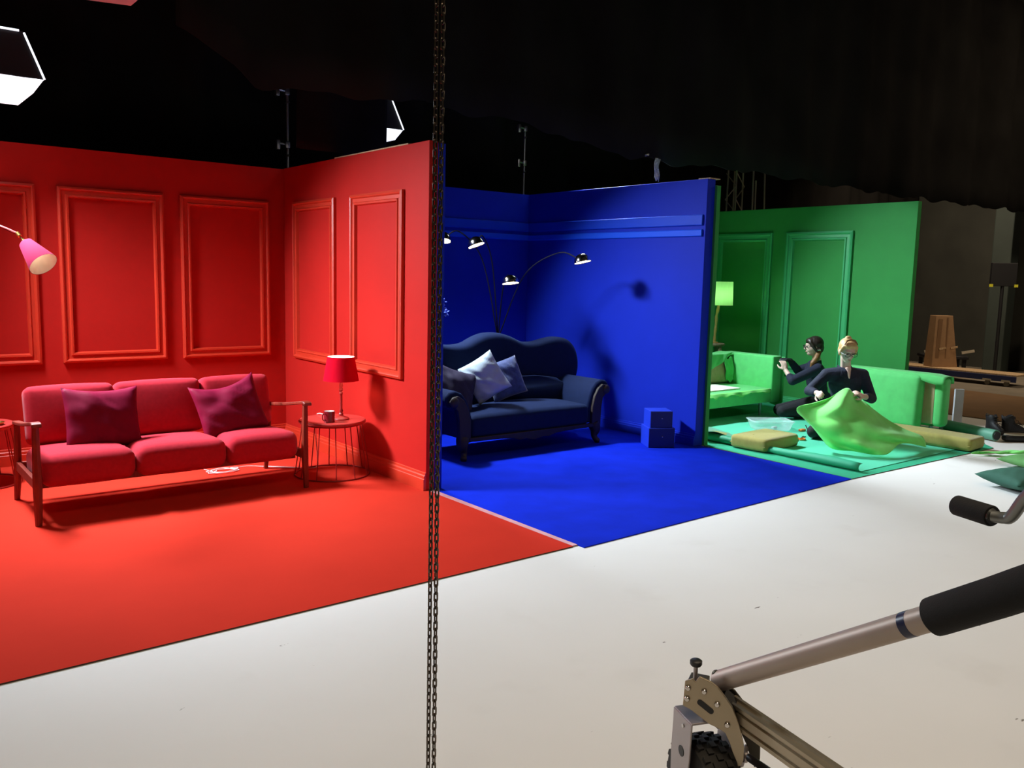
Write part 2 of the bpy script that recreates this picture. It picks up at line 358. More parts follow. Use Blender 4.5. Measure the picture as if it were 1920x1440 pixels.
# raw timber caps showing along the tops of the flats
def cap(x0, x1, y0, y1, z): MBc = MB().box(((x0 + x1) / 2, (y0 + y1) / 2, z + .005), (x1 - x0, y1 - y0, .01)); return MBc
structure(cap(3.50, 3.565, 5.7, 6.9, 2.605).build('trim_1', 'raw_edge'))
structure(cap(6.69, 6.845, 5.41, 5.55, 2.607).build('trim_2', 'raw_edge'))
PROF = [(0, 0), (0, .026), (.016, .034), (.026, .030), (.034, .016), (.060, .016), (.068, .028), (.082, .026), (.090, 0)]
NT = [2]
def panel(fn, a0, a1, z0, z1, m, wd=.09):
    """mitred picture-frame moulding on a wall; fn(a, z, depth) -> world point"""
    b = MB(); k = wd / .09
    for (p, d), (p2, d2) in zip(PROF, PROF[1:]):
        p *= k; p2 *= k
        o = [(a0 + p, z0 + p, d), (a1 - p, z0 + p, d), (a1 - p, z1 - p, d), (a0 + p, z1 - p, d)]
        q = [(a0 + p2, z0 + p2, d2), (a1 - p2, z0 + p2, d2), (a1 - p2, z1 - p2, d2), (a0 + p2, z1 - p2, d2)]
        b.add([fn(*x) for x in o + q], [(i, (i + 1) % 4, (i + 1) % 4 + 4, i + 4) for i in range(4)])
    NT[0] += 1
    return structure(b.build('trim_%d' % NT[0], m))
back_red = lambda a, z, d: V(a, 7.94 - d, z)
side_red = lambda a, z, d: V(3.494 - d, a, z)
side_green = lambda a, z, d: V(9.937 - d, a, z)
for a0, a1 in ((.54, 1.365), (1.527, 2.368), (2.512, 3.335)): panel(back_red, a0, a1, .83, 2.285, 'red_trim')
for a0, a1 in ((6.86, 7.70), (5.735, 6.57)): panel(side_red, a0, a1, .82, 2.275, 'red_trim')
for a0, a1 in ((6.93, 7.86), (5.775, 6.715)): panel(side_green, a0, a1, .42, 2.285, 'green_trim', .115)
# skirting boards: stepped profile swept along the wall foot
def skirting(name, fn, a0, a1, m, h=.14, t=.022):
    pr = [(0, 0), (t, 0), (t, h * .62), (t * .75, h * .66), (t * .75, h * .80), (t * .35, h * .86), (t * .35, h * .97), (0, h)]
    b = MB(); n = len(pr); vs = [fn(a0, z, d) for d, z in pr] + [fn(a1, z, d) for d, z in pr]
    b.add(vs, [(i, (i + 1) % n, (i + 1) % n + n, i + n) for i in range(n)] + [tuple(range(n)), tuple(range(2 * n - 1, n - 1, -1))])
    return structure(b.build(name, m))
skirting('baseboard_red_back', back_red, .1, 3.494, 'red_trim')
skirting('baseboard_red_right', side_red, 5.396, 7.94, 'red_trim')
side_blue = lambda a, z, d: V(6.675 - d, a, z)
back_blue = lambda a, z, d: V(a, 8.10 - d, z)
skirting('baseboard_blue_right', side_blue, 5.423, 8.10, 'blue_wall', .12)
skirting('baseboard_blue_back', back_blue, 3.64, 6.675, 'blue_wall', .12)
skirting('baseboard_green_right', side_green, 5.0, 8.08, 'green_trim', .13)
def rail(fn, a0, a1, z0, z1, m, t=.022):
    b = MB(); pr = [(0, z0), (t * .7, z0), (t, z0 + .008), (t, z1 - .008), (t * .7, z1), (0, z1)]; n = len(pr)
    b.add([fn(a0, z, d) for d, z in pr] + [fn(a1, z, d) for d, z in pr], [(i, (i + 1) % n, (i + 1) % n + n, i + n) for i in range(n)] + [tuple(range(n)), tuple(range(2 * n - 1, n - 1, -1))])
    NT[0] += 1; return structure(b.build('trim_%d' % NT[0], m))
for fn, a0, a1 in ((side_blue, 5.455, 8.10), (back_blue, 3.64, 6.675)):
    rail(fn, a0, a1, 2.062, 2.128, 'blue_trim'); rail(fn, a0, a1, 2.166, 2.27, 'blue_trim_mid')
# hall shell
structure(MB().add([(18.4, -4, -.007), (18.4, 9.4, -.007), (18.4, 9.4, 6), (18.4, -4, 6)], [(0, 1, 2, 3)]).build('wall_right', 'black_wall'))
structure(MB().add([(-7, 9.4, -.007), (18.4, 9.4, -.007), (18.4, 9.4, 6), (-7, 9.4, 6)], [(0, 1, 2, 3)]).build('wall_back', 'black_wall'))
structure(MB().add([(-7, -4, 6), (18.4, -4, 6), (18.4, 9.4, 6), (-7, 9.4, 6)], [(0, 1, 2, 3)]).build('ceiling', 'black_wall'))
b = MB().box((17.6, 7.1, 3), (.35, .35, 6.0)); structure(b.build('column', 'column', bevel=.02))
# ------------------------------------------------------------------ floor coverings
def slab(name, poly, m, z0, z1, label, cat, extra=None):
    b = MB().prism(poly, lambda x, y, t: V(x, y, t), z0, z1)
    if cat == 'floor covering': b.mi[2:] = [1] * (len(b.mi) - 2)
    return tag(b.build(name, [m, 'sheet_edge'] if cat == 'floor covering' else m), label, cat)
slab('floor_sheet', [(-2.2, 3.756), (3.51, 3.752), (3.51, 7.94), (-2.2, 7.94)], 'red_floor', -.007, 0, 'red painted floor sheet under the red sofa set', 'floor covering')
slab('floor_carpet', [(3.555, 3.70), (6.715, 3.765), (6.76, 5.42), (6.675, 5.42), (6.675, 8.1), (3.64, 8.1), (3.64, 5.4), (3.565, 5.4)], 'blue_floor', -.007, 0, 'deep blue carpet under the navy sofa set', 'carpet')
slab('edge_tape', [(3.512, 3.76), (3.552, 3.76), (3.562, 5.39), (3.512, 5.39)], 'pink_tape', -.003, .001, 'pale pink tape strip along the join of red floor and blue carpet', 'tape')
slab('floor_sheet', [(6.72, 3.765), (9.3, 3.69), (10.0, 4.4), (10.0, 5.0), (9.93, 5.0), (9.93, 8.08), (6.85, 8.08), (6.85, 5.4), (6.79, 5.4)], 'green_floor', -.007, 0, 'green base floor sheet showing as a border round the teal mat', 'floor covering')
t = thing('floor_mat', 'teal green mat with a curled left edge on the green floor', 'mat', (8, 5, 0))
MB().prism([(7.02, 3.86), (9.15, 3.86), (9.6, 4.4), (9.6, 6.4), (7.14, 6.4), (7.05, 5.5)], lambda x, y, q: V(x, y, q), .001, .006).build('sheet', 'teal_mat', t, world=True)
def curl(u, v):
    y = 3.86 + v * 1.9; a = u * PI * 1.1; r = .034 + .006 * math.sin(v * 9)
    return V(7.035 + .03 * v - r * math.sin(a) * 1.35, y, .006 + r - r * math.cos(a))
MB().grid(curl, 10, 24).build('curled_edge', 'green_floor', t, world=True, smooth=True, solid=.004)
slab('hardboard_sheet', [(11.25, 3.0), (13.7, 3.4), (14.0, 5.2), (14.1, 8.2), (11.2, 8.2)], 'hardboard', -.004, .006, 'brown hardboard sheet laid on the floor behind the black boots', 'board')

# ================================================================== DRAPES
def ripple(x, z): return .07 * math.sin(x * 5.1 + .4 * z) + .045 * math.sin(x * 11.3 + 1.3) + .03 * math.sin(x * 2.3 + z * 2)
def back_drape(u, v):
    x = -6.8 + 25 * u; z = .02 + 5.9 * v; return V(x, 9.2 + ripple(x, z), z)
tag(MB().grid(back_drape, 300, 6).build('studio_drape', 'black_cloth', smooth=True, ang=180), 'full-height black drape hung behind the coloured sets', 'drape')
def border(u, v):
    x = 1.9 + 15.5 * u
    bot = 3.22 + .05 * math.sin(x * 2) if x < 2.0 else None
    pts = [(1.9, 3.20), (2.45, 2.92), (3.2, 2.95), (3.96, 3.0), (5, 2.94), (6.2, 2.80), (8.0, 2.84), (11.5, 2.82), (15.4, 2.86), (17.5, 2.86)]
    for (xa, za), (xb, zb) in zip(pts, pts[1:]):
        if xa <= x <= xb: bot = za + (zb - za) * (x - xa) / (xb - xa)
    bot += .018 * math.sin(x * 7) + .01 * math.sin(x * 17)
    z = bot + (5.95 - bot) * v
    return V(x, 6.0 + ripple(x * .9, z) * .55, z)
tag(MB().grid(border, 260, 10).build('border_drape', 'black_cloth', smooth=True, ang=180, solid=.006), 'black border drape hanging across the top in front of the sets', 'drape')

# ================================================================== SOFTBOXES
def softbox(label, x, y, zb, half, watts, aim, spread=105):
    t = thing('softbox_light', label, 'studio light', (x, y, zb), 0, 'overhead softboxes')
    a, c = half - .06, half       # bottom half size, widest half size
    def ring(h, z): return [V(-h, -h * .68, z), V(h, -h * .68, z), V(h, h * .68, z), V(-h, h * .68, z)]
    def fr(r0, r1, capt=False, capb=False):
        vs = r0 + r1; fs = [(i, (i + 1) % 4, (i + 1) % 4 + 4, i + 4) for i in range(4)]
        if capb: fs.append((3, 2, 1, 0))
        if capt: fs.append((4, 5, 6, 7))
        return MB().add(vs, fs)
    fr(ring(a, 0), ring(c, .09), capb=True).build('diffuser', 'diffuser', t)
    sh = fr(ring(c + .004, .092), ring(c - .1, .41), capt=True).build('shell', 'shell_black', t)
    r0, r1 = ring(c + .006, .095), ring(c - .096, .40)
    MB().tube([r0[1], r1[1]], .007, 6).build('lit_seam', 'seam', t)
    MB().tube([r1[0] + V(0, 0, .01), r1[1] + V(-.03, 0, .01)], .008, 6).build('lit_seam', 'seam', t)
    MB().lathe([(.07, .41), (.09, .44), (.09, .62), (.05, .66)], n=16).build('lamp_head', 'black_plastic', t, smooth=True)
    MB().tube([(0, 0, .64), (0, 0, 6.0 - zb)], .018, 8).build('hanger', 'black_plastic', t)
    area('softbox_emitter', (x, y, zb - .015), aim, 2 * a - .04, 1.36 * a - .04, watts, COOL, spread)
    return t
softbox('lit softbox at top left above the red back wall', .77, 7.20, 2.82, .5, 290, (2.6, 5.6, 0), 110)
softbox('lit softbox whose corner shows over the red right wall', 4.0, 7.30, 2.87, .30, 132, (5.9, 5.4, 0), 100)
softbox('lit softbox above the green set behind the border drape', 7.1, 7.36, 3.29, .5, 265, (8.0, 3.6, 0), 107)
tag(MB().grid(lambda u, v: V(3.15 + .89 * u + .02 * v, 6.90 + .05 * u + .015 * math.sin(u * 13 + v), 2.66 + .62 * v), 24, 8).build('flag_cloth', 'flag', None, True, solid=.004, ang=180), 'black flag cloth hanging before the softbox over the red right wall', 'cloth')
t = thing('bounce_board', 'pinkish white board hung at the top left edge of the picture', 'board', (1.6, 6.9, 3.6))
MB().box((1.58, 6.9, 3.60), (.72, .5, .05), Matrix.Rotation(R(-4), 3, 'Y')).build('foam_sheet', 'foam_white', t, world=True, bevel=.004)
for x in (1.35, 1.8): MB().tube([(x, 6.9, 3.62), (x, 6.9, 6.0)], .004, 6).build('hanging_wire', 'black_plastic', t, world=True)

# ================================================================== RED SET
t = thing('wooden_sofa', 'red wool three-seat sofa with red wooden arms', 'sofa', (1.88, 6.35, 0))
for i, (x0, x1) in enumerate(((1.0, 1.583), (1.583, 2.205), (2.205, 2.755))):
    xm = (x0 + x1) / 2; wd = x1 - x0 - .004
    MB().rbox((xm, 6.30, .318), (wd, .60, .205), .07, 5, Matrix.Rotation(R(-3), 3, 'X'), (0, 0, .022)).build('seat_cushion', 'red_fabric', t, True, world=True)
    MB().rbox((xm + .02, 6.66, .60), (wd, .15, .40), .045, 4, Matrix.Rotation(R(-14), 3, 'X'), (0, .02, .012)).build('back_cushion', 'red_fabric', t, True, world=True)
for x, s in ((.975, -1), (2.785, 1)):
    fl = MB(); fl.tube([(x + s * .005, 5.985, 0), (x, 5.995, .25), (x - s * .0, 5.985, .64)], [.021, .029, .021], 8).build('leg', 'red_wood', t, True, world=True)
    MB().tube([(x + s * .005, 6.76, 0), (x, 6.70, .25), (x, 6.66, .55)], [.019, .027, .019], 8).build('leg', 'red_wood', t, True, world=True)
    ar = MB(); path = catmull([(x, 5.93, .648), (x, 5.99, .656), (x, 6.2, .622), (x, 6.45, .585), (x, 6.70, .56)], 5)
    for p0 in [0]:
        rows = []
        for q in path:
            wv = .030 if q.y < 6.3 else .024
            rows += [q + V(-wv, 0, -.012), q + V(wv, 0, -.012), q + V(wv, 0, .012), q + V(-wv, 0, .012)]
        n = len(path); ar.add(rows, [(i * 4 + j, i * 4 + (j + 1) % 4, (i + 1) * 4 + (j + 1) % 4, (i + 1) * 4 + j) for i in range(n - 1) for j in range(4)] + [(0, 1, 2, 3), tuple(4 * n - 4 + j for j in (3, 2, 1, 0))])
    ar.build('armrest', 'red_wood', t, True, world=True, bevel=.006)
    MB().box((x, 6.36, .255), (.028, .66, .065)).build('side_rail', 'red_wood', t, world=True, bevel=.004)
MB().box((1.88, 6.12, .235), (1.76, .03, .05)).build('front_rail', 'red_wood', t, world=True, bevel=.004)
MB().box((1.88, 6.70, .25), (1.78, .03, .06)).build('rear_rail', 'red_wood', t, world=True, bevel=.004)
pillow('scatter_cushion', 'crimson satin cushion near the left arm of the red sofa', 'cushion', 'crimson', (1.46, 6.39, .60), .50, .44, .15, (R(-20), R(2), R(2)), 3, .05)
pillow('scatter_cushion', 'crimson satin cushion with a peaked corner near the right arm of the red sofa', 'cushion', 'crimson', (2.36, 6.40, .60), .50, .45, .15, (R(-22), R(-11), R(-2)), 9, .12, .018)

def wire_table(label, loc, rz, gid='wire side tables'):
    t = thing('side_table', label, 'side table', loc, rz)
    MB().lathe([(.262, .428), (.268, .434), (.268, .448), (.262, .454)], n=48).build('table_top', 'red_top', t, True)
    ring = MB(); ring.tube([V(.30 * math.cos(a), .30 * math.sin(a), .006) for a in [2 * PI * i / 48 for i in range(49)]], .006, 8, cap=False)
    ring.build('base_ring', 'red_metal', t, True)
    r2 = MB(); r2.tube([V(.238 * math.cos(a), .238 * math.sin(a), .422) for a in [2 * PI * i / 48 for i in range(49)]], .006, 8, cap=False); r2.build('upper_ring', 'red_metal', t, True)
    for i in range(12):
        a = 2 * PI * (i + .3) / 12
        MB().tube([(.30 * math.cos(a), .30 * math.sin(a), .006), (.238 * math.cos(a), .238 * math.sin(a), .424)], .0042, 6).build('wire_leg', 'red_metal', t, True)
    return t
table = wire_table('round red side table on wire legs beside the lamp wall', (3.165, 6.29, 0), 0)
dup(table, (.80, 7.42, 0), .2, 'round red side table at the left edge behind the sofa arm')
t = thing('brass_dish', 'small brass dish on the table at the left edge', 'dish', (.93, 7.30, .454))
MB().lathe([(.03, 0), (.05, .004), (.062, .022), (.058, .022), (.045, .008), (.0, .006)], n=24).build('bowl', 'brass', t, True)
MB().ell((.005, 0, .02), (.014, .014, .012)).build('knob', 'brass', t, True)
# table lamp
LX, LY = 3.215, 6.235
t = thing('table_lamp', 'red table lamp with a glowing red shade on the wire table', 'lamp', (LX, LY, .454))
MB().lathe([(.0, 0), (.062, 0), (.066, .008), (.058, .018), (.030, .026), (.016, .034)], n=28).build('base', 'red_metal', t, True)
MB().lathe([(.014, .03), (.020, .045), (.012, .058), (.017, .07), (.011, .09), (.0105, .20), (.016, .215), (.011, .228), (.018, .245), (.012, .262), (.017, .275), (.013, .30), (.020, .318), (.020, .345)], n=18).build('stem', 'red_metal', t, True)
shd = MB().lathe([(.142, .318), (.108, .512)], n=40, cap=False).build('lamp_shade', 'shade_red', t, True)
MB().lathe([(.1405, .3185), (.1065, .5115)], n=40, cap=False).build('shade_lining', 'lamp_white', shd, True)
bl = MB().ell((0, 0, .415), (.032, .032, .045)).build('bulb', 'lamp_bulb', t, True)
cr = MB(); cr.tube(catmull([(3.22, 6.30, .458), (3.19, 6.45, .46), (3.16, 6.56, .452), (3.15, 6.565, .3), (3.16, 6.56, .10), (3.13, 6.54, .006), (2.95, 6.68, .005), (2.82, 6.80, .005)], 8), .0045, 6)
cr.build('power_cord', 'cord', t, True, world=True)
# loose white flex under the sofa
rn = random.Random(4); pts = [(2.82, 6.78, .006), (2.68, 6.90, .006), (2.56, 6.86, .006)]
for i in range(13):
    a = i * 1.75; r = .10 + rn.uniform(-.03, .03); pts.append((2.47 + r * 1.25 * math.cos(a) + rn.uniform(-.02, .02), 6.82 + r * .8 * math.sin(a) + rn.uniform(-.015, .015), .006 + .012 * rn.random()))
pts += [(2.40, 6.85, .006), (2.35, 6.96, .006), (2.37, 7.02, .02)]
tag(MB().tube(catmull(pts, 6), .0032, 6).build('power_cable', 'cord', None, True), 'tangled white cable lying on the red floor under the sofa', 'cable')
t = thing('mug', 'maroon enamel mug with white inside on the wire table', 'mug', (3.075, 6.165, .454), R(200))
MB().lathe([(.036, 0), (.043, .003), (.044, .088), (.042, .090), (.040, .088)], n=32, cap=False).add([], []).build('body', 'mug', t, True)
MB().lathe([(.0, .006), (.036, .006), (.0395, .02), (.0398, .0885)], n=32, cap=False).build('inside', 'white_glaze', t, True)
MB().tube(catmull([(.043, 0, .072), (.062, 0, .074), (.074, 0, .062), (.074, 0, .034), (.062, 0, .022), (.043, 0, .024)], 5), .0045, 8).build('handle', 'mug', t, True)
# reading floor lamp, pole outside the frame
t = thing('floor_lamp', 'pink-red cone floor lamp leaning in at the left edge', 'lamp', (.62, 7.05, 0))
MB().lathe([(.15, 0), (.15, .018), (.03, .03), (.014, .04)], n=32).build('base', 'red_metal', t, True)
MB().tube(catmull([(.62, 7.05, .03), (.62, 7.05, 1.2), (.63, 7.03, 1.72), (.74, 6.93, 1.90), (.90, 6.74, 1.905), (1.03, 6.62, 1.845)], 8), .009, 8).build('pole', 'red_metal', t, True, world=True)
HA = V(1.035, 6.615, 1.838); HB = V(1.132, 6.45, 1.665); dr = (HB - HA).normalized()
MB().tube([HA - dr * .02, HA + dr * .012], .013, 10).tube([HA, HA + dr * .06], .006, 8).tube([HA + dr * .052, HA + dr * .08], .014, 10).build('swivel_joint', 'brass', t, True, world=True)
sh = MB().lathe([(.0, .07), (.030, .072), (.045, .085), (.094, .285)], HA, dr, 36, cap=False).build('lamp_shade', 'pink_enamel', t, True, world=True)
MB().lathe([(.028, .078), (.043, .09), (.092, .2845)], HA, dr, 36, cap=False).build('shade_lining', 'lamp_white', sh, True, world=True)
MB().ell(HA + dr * .13, (.022, .022, .022)).build('bulb', 'warm_bulb', t, True, world=True)

# ================================================================== BLUE SET
t = thing('camelback_sofa', 'navy velvet camelback sofa with rolled arms and dark wood legs', 'sofa', (5.18, 6.5, 0))
cx = 5.16
half = [(0, 1.075), (.10, 1.068), (.22, 1.035), (.34, .985), (.46, .968), (.58, .975), (.70, .998), (.82, 1.012), (.94, 1.0), (1.03, .955), (1.08, .89), (1.105, .80), (1.10, .70), (1.075, .62), (1.04, .55), (1.0, .46), (.96, .36)]
prof = catmull([V(x, 0, z) for x, z in half], 3)
prof = [(p.x, p.z) for p in prof]
poly = [(cx - x, z) for x, z in reversed(prof[1:])] + [(cx + x, z) for x, z in prof]
poly = [(poly[0][0], .24)] + poly + [(poly[-1][0], .24)]
# padded backrest: rings of the outline shrink towards front and rear faces
def bulge(poly, layers, fn):
    b = MB(); n = len(poly); mx = sum(p[0] for p in poly) / n; mz = .62; vs = []
    for s, d in layers: vs += [fn(mx + (x - mx) * (1 - s * .9), mz + (z - mz) * (1 - s * 1.6) if z > .3 else z, d) for x, z in poly]
    L = len(layers); fs = [(i * n + j, i * n + (j + 1) % n, (i + 1) * n + (j + 1) % n, (i + 1) * n + j) for i in range(L - 1) for j in range(n)]
    return b.add(vs, fs + [tuple(range(n)), tuple(range(L * n - 1, (L - 1) * n - 1, -1))])
lean = lambda x, z, d: V(x, 6.70 + d + (z - .4) * .16, z)
bulge(poly, [(.10, -.075), (.055, -.072), (.022, -.055), (.004, -.025), (0, .0), (0, .06), (.015, .09), (.05, .10)], lean).build('backrest', 'navy_velvet', t, True, world=True, ang=60)
lb = [(cx - .86, .38), (cx - .86, .52), (cx - .74, .60), (cx - .45, .645), (cx, .655), (cx + .45, .645), (cx + .70, .61), (cx + .82, .54), (cx + .86, .46), (cx + .86, .38)]
bulge(lb, [(.05, -.15), (.02, -.135), (0, -.10), (0, -.04)], lean).build('lumbar_roll', 'navy_velvet', t, True, world=True, ang=60)
MB().rbox((cx, 6.42, .285), (1.44, .62, .21), .05, 4, None, (0, .0, .05)).build('seat', 'navy_velvet', t, True, world=True)
for s in (-1, 1):
    X = lambda o: cx + s * o
    a = MB(); arm = [(.70, .20), (.71, .38), (.735, .47), (.77, .545), (.82, .60), (.89, .628), (.955, .615), (.99, .575), (.995, .53), (.97, .49), (.925, .475), (.895, .44), (.875, .36), (.86, .20)]
    a.prism(arm, lambda o, z, y: V(X(o), y, z), 6.13, 6.82); a.build('armrest', 'navy_velvet', t, True, world=True, ang=50, bevel=.02)
    f = MB(); front = [(.74, .16), (.745, .36), (.775, .47), (.82, .545), (.88, .585), (.94, .575), (.972, .535), (.962, .495), (.92, .485), (.885, .45), (.868, .36), (.86, .16)]
    f.prism(front, lambda o, z, y: V(X(o), y, z), 6.095, 6.13); f.lathe([(.0, -.022), (.03, -.02), (.045, -.008), (.05, 0)], (X(.925), 6.097, .53), V(0, 1, 0), 20)
    f.build('arm_facing', 'dark_wood', t, True, world=True, bevel=.006)
    MB().tube(catmull([(X(.80), 6.14, .20), (X(.815), 6.125, .13), (X(.80), 6.12, .07), (X(.815), 6.10, .025), (X(.835), 6.075, .012)], 5), [.058, .06, .06, .058, .055, .052, .048, .043, .038, .034, .031, .029, .028, .028, .028, .029, .03, .03, .028, .024, .016], 12).build('leg', 'dark_wood', t, True, world=True)
    MB().lathe([(.018, 0), (.026, .02), (.018, .05), (.03, .08), (.034, .10), (.022, .13), (.026, .16), (.036, .21)], (X(.74), 6.80, 0), n=16).build('leg', 'dark_wood', t, True, world=True)
ap = [(cx - .76, .20), (cx - .76, .165), (cx - .4, .160), (cx - .26, .150), (cx - .18, .128), (cx - .10, .132), (cx, .112), (cx + .10, .132), (cx + .18, .128), (cx + .26, .150), (cx + .4, .160), (cx + .76, .165), (cx + .76, .20)]
MB().prism(ap, lambda x, z, y: V(x, y, z), 6.09, 6.12).build('apron', 'dark_wood', t, world=True, bevel=.005)
pw = pillow_mb(.36, .40, .16, 5, 0, .020, .06).build('throw_pillow', 'silver_satin', None, True, ang=180)
zx = (V(-.05, .16, .31) + V(-.13, .04, .10)).normalized(); xx = V(.29, -.26, .13); xx = (xx - zx * xx.dot(zx)).normalized(); yy = zx.cross(xx)
pw.matrix_world = Matrix(((xx.x, yy.x, zx.x, 4.80), (xx.y, yy.y, zx.y, 6.42), (xx.z, yy.z, zx.z, .685), (0, 0, 0, 1)))
tag(pw, 'silver grey satin pillow balanced on its corner on the navy sofa', 'pillow')
pillow('throw_pillow', 'dark blue patterned pillow behind the silver grey pillow', 'pillow', 'blue_brocade', (5.12, 6.52, .645), .40, .38, .15, (R(-18), R(-14), R(-4)), 12, 0, .012)
pillow('throw_pillow', 'dark indigo pillow by the left arm of the navy sofa', 'pillow', 'indigo', (4.46, 6.44, .61), .44, .40, .16, (R(-24), R(18), R(-16)), 21, .04, .018)
# arc floor lamp with five arms
t = thing('arc_floor_lamp', 'five-arm arc floor lamp with chrome heads behind the navy sofa', 'lamp', (5.72, 7.42, 0))
MB().lathe([(.17, 0), (.17, .02), (.03, .035), (.03, .06)], n=32).build('base', 'black_arm', t, True)
MB().tube([(0, 0, .05), (0, 0, .95)], .018, 10).build('column', 'black_arm', t, True)
heads = [(V(6.065, 6.49, 1.82), V(.08, -.25, -1)), (V(5.21, 7.17, 1.965), V(.2, -.35, -1)), (V(5.50, 6.95, 1.59), V(-.02, -.2, -1)), (V(4.79, 7.15, 1.995), V(-.2, -.2, -1))]
for hp, dn in heads:
    b0 = V(5.72, 7.42, .9); mid = b0.lerp(hp, .32) + V(0, 0, .50 * (hp.z - .9)); top = b0.lerp(hp, .72) + V(0, 0, .33 * (hp.z - .9) + .02)
    MB().tube(catmull([b0, b0 + V(0, 0, .12) + (hp - b0) * .04, mid, top, hp + V(0, 0, .04) + (b0 - hp).normalized() * .05, hp + V(0, 0, .03)], 8), .0075, 8).build('arm', 'black_arm', t, True, world=True)
    ax = -dn.normalized(); hd = MB().lathe([(.088, -.03), (.086, -.01), (.078, .018), (.06, .042), (.036, .056), (.014, .062), (.0, .063)], hp, ax, 32, cap=False).build('lamp_head', 'chrome', t, True, world=True)
    MB().lathe([(.0, -.018), (.05, -.019), (.083, -.024)], hp, ax, 28, cap=False).build('lit_bulb_disc', 'warm_bulb', hd, True, world=True)
# flower stem showing past the chain
t = thing('flower_vase', 'blue blossoms on dark stems beside the hanging chains', 'flowers', (4.83, 7.35, 0))
MB().lathe([(.06, 0), (.10, .10), (.11, .35), (.07, .62), (.05, .74), (.062, .80), (.05, .79), (.03, .6)], n=24).build('vase', 'box_navy', t, True)
rn = random.Random(3)
for i, (dx, dy, z) in enumerate(((.10, -.02, 1.36), (.13, .03, 1.30), (.06, 0, 1.40), (.11, -.06, 1.25), (-.05, .0, 1.42), (.02, -.05, 1.33))):
    MB().tube(catmull([(4.83, 7.35, .5), (4.83 + dx * .3, 7.35 + dy * .4, 1.0), (4.83 + dx, 7.35 + dy, z)], 5), .004, 6).build('flower_stem', 'stem', t, True, world=True)
    f = MB(); c = V(4.83 + dx, 7.35 + dy, z)
    for k in range(5):
        a = 2 * PI * k / 5 + i; d = V(math.cos(a) * .8, -.5 + .2 * rn.random(), math.sin(a)).normalized(); f.ell(c + d * .024, (.019, .019, .008), d.to_track_quat('X', 'Z').to_matrix(), 8, 6)
    f.build('blossom', 'petal', t, True, world=True)
# two drawer boxes
def drawer_box(label, loc, rz, s, h):
    t = thing('drawer_box', label, 'box', loc, rz, 'stacked blue boxes')
    MB().box((0, 0, h / 2), (s, s, h)).build('body', 'box_blue', t, bevel=.003)
    d = MB().box((0, -s / 2 - .003, h / 2), (s - .006, .008, h - .008)).build('drawer_front', 'box_navy', t, bevel=.002)
    MB().lathe([(.004, 0), (.004, .008), (.008, .012), (.006, .018), (0, .019)], (0, -s / 2 - .006, h * .58), V(0, -1, 0), 12).build('knob', 'chrome', d, True)
    return t
drawer_box('blue drawer box standing on the carpet, lower of the pair', (6.395, 5.665, 0), R(-31), .265, .195)
drawer_box('smaller blue drawer box stacked on top of the other box', (6.39, 5.665, .195), R(-31), .225, .165)

# ================================================================== GREEN SET
t = thing('green_sofa', 'half covered green sofa with an exposed tan cushion by the lamp', 'sofa', (8.2, 6.6, 0))
MB().rbox((8.15, 6.55, .255), (1.84, .72, .17), .02, 3).build('seat_base', 'lime_dk', t, True, world=True)
MB().rbox((7.95, 6.56, .348), (1.30, .46, .022), .01, 2).build('seat_pad', 'cream', t, True, world=True)
MB().rbox((8.2, 6.95, .44), (1.98, .15, .55), .03, 3).build('backrest', 'lime_dk', t, True, world=True)
MB().rbox((8.70, 6.845, .495), (.56, .08, .29), .03, 3, Matrix.Rotation(R(-8), 3, 'X')).build('tan_cushion', 'tan', t, True, world=True)
MB().rbox((9.11, 6.57, .45), (.18, .78, .57), .02, 3).build('armrest', 'lime_dk', t, True, world=True)
MB().rbox((7.22, 6.57, .45), (.16, .78, .57), .02, 3).build('armrest', 'lime_dk', t, True, world=True)
def fold(u, v):
    x = 8.35 + .68 * u; d = v * (.24 - .12 * u + .05 * math.sin(u * 5))
    y = 7.0 - .2 * min(1, v * 4) - .02 * v + .012 * math.sin(u * 18 + v * 5) * v
    return V(x, y, .728 + .012 * math.sin(u * 7) - max(0, d - .05))
MB().grid(fold, 30, 16).build('cover_flap', 'lime_dk', t, True, world=True, solid=.004, ang=180)
def scrap(u, v):
    return V(8.9 + .12 * u - .05 * v, 6.78 - .03 * u + .01 * math.sin(9 * v), .37 + .30 * v + .02 * math.sin(u * 9 + v * 7))
MB().grid(scrap, 10, 14).build('loose_cover_strip', 'lime_dk', t, True, world=True, solid=.004, ang=180)
def lip(u, v):
    x = 7.5 + 1.5 * u; return V(x, 6.20 - .03 * v - .01 * math.sin(u * 30) * v, .352 - .01 - v * (.035 + .09 * max(0, noise.noise(V(u * 9, 3, 1))) + .02 * noise.noise(V(u * 30, 1, 2))))
MB().grid(lip, 40, 4).build('ragged_cover_edge', 'lime', t, True, world=True, solid=.003, ang=180)
def skirt(u, v):
    return V(9.215 + .015 * math.sin(u * 14), 6.15 + .62 * u, .72 - v * (.56 + .05 * math.sin(u * 9)))
MB().grid(skirt, 20, 10).build('hanging_cover', 'lime_dk', t, True, world=True, solid=.004, ang=180)
for x, y in ((8.895, 6.25), (8.93, 6.86), (7.3, 6.25), (7.3, 6.86)):
    MB().tube([(x, y, 0), (x, y, .18)], [.012, .02], 10).build('leg', 'steel_leg', t, True, world=True)
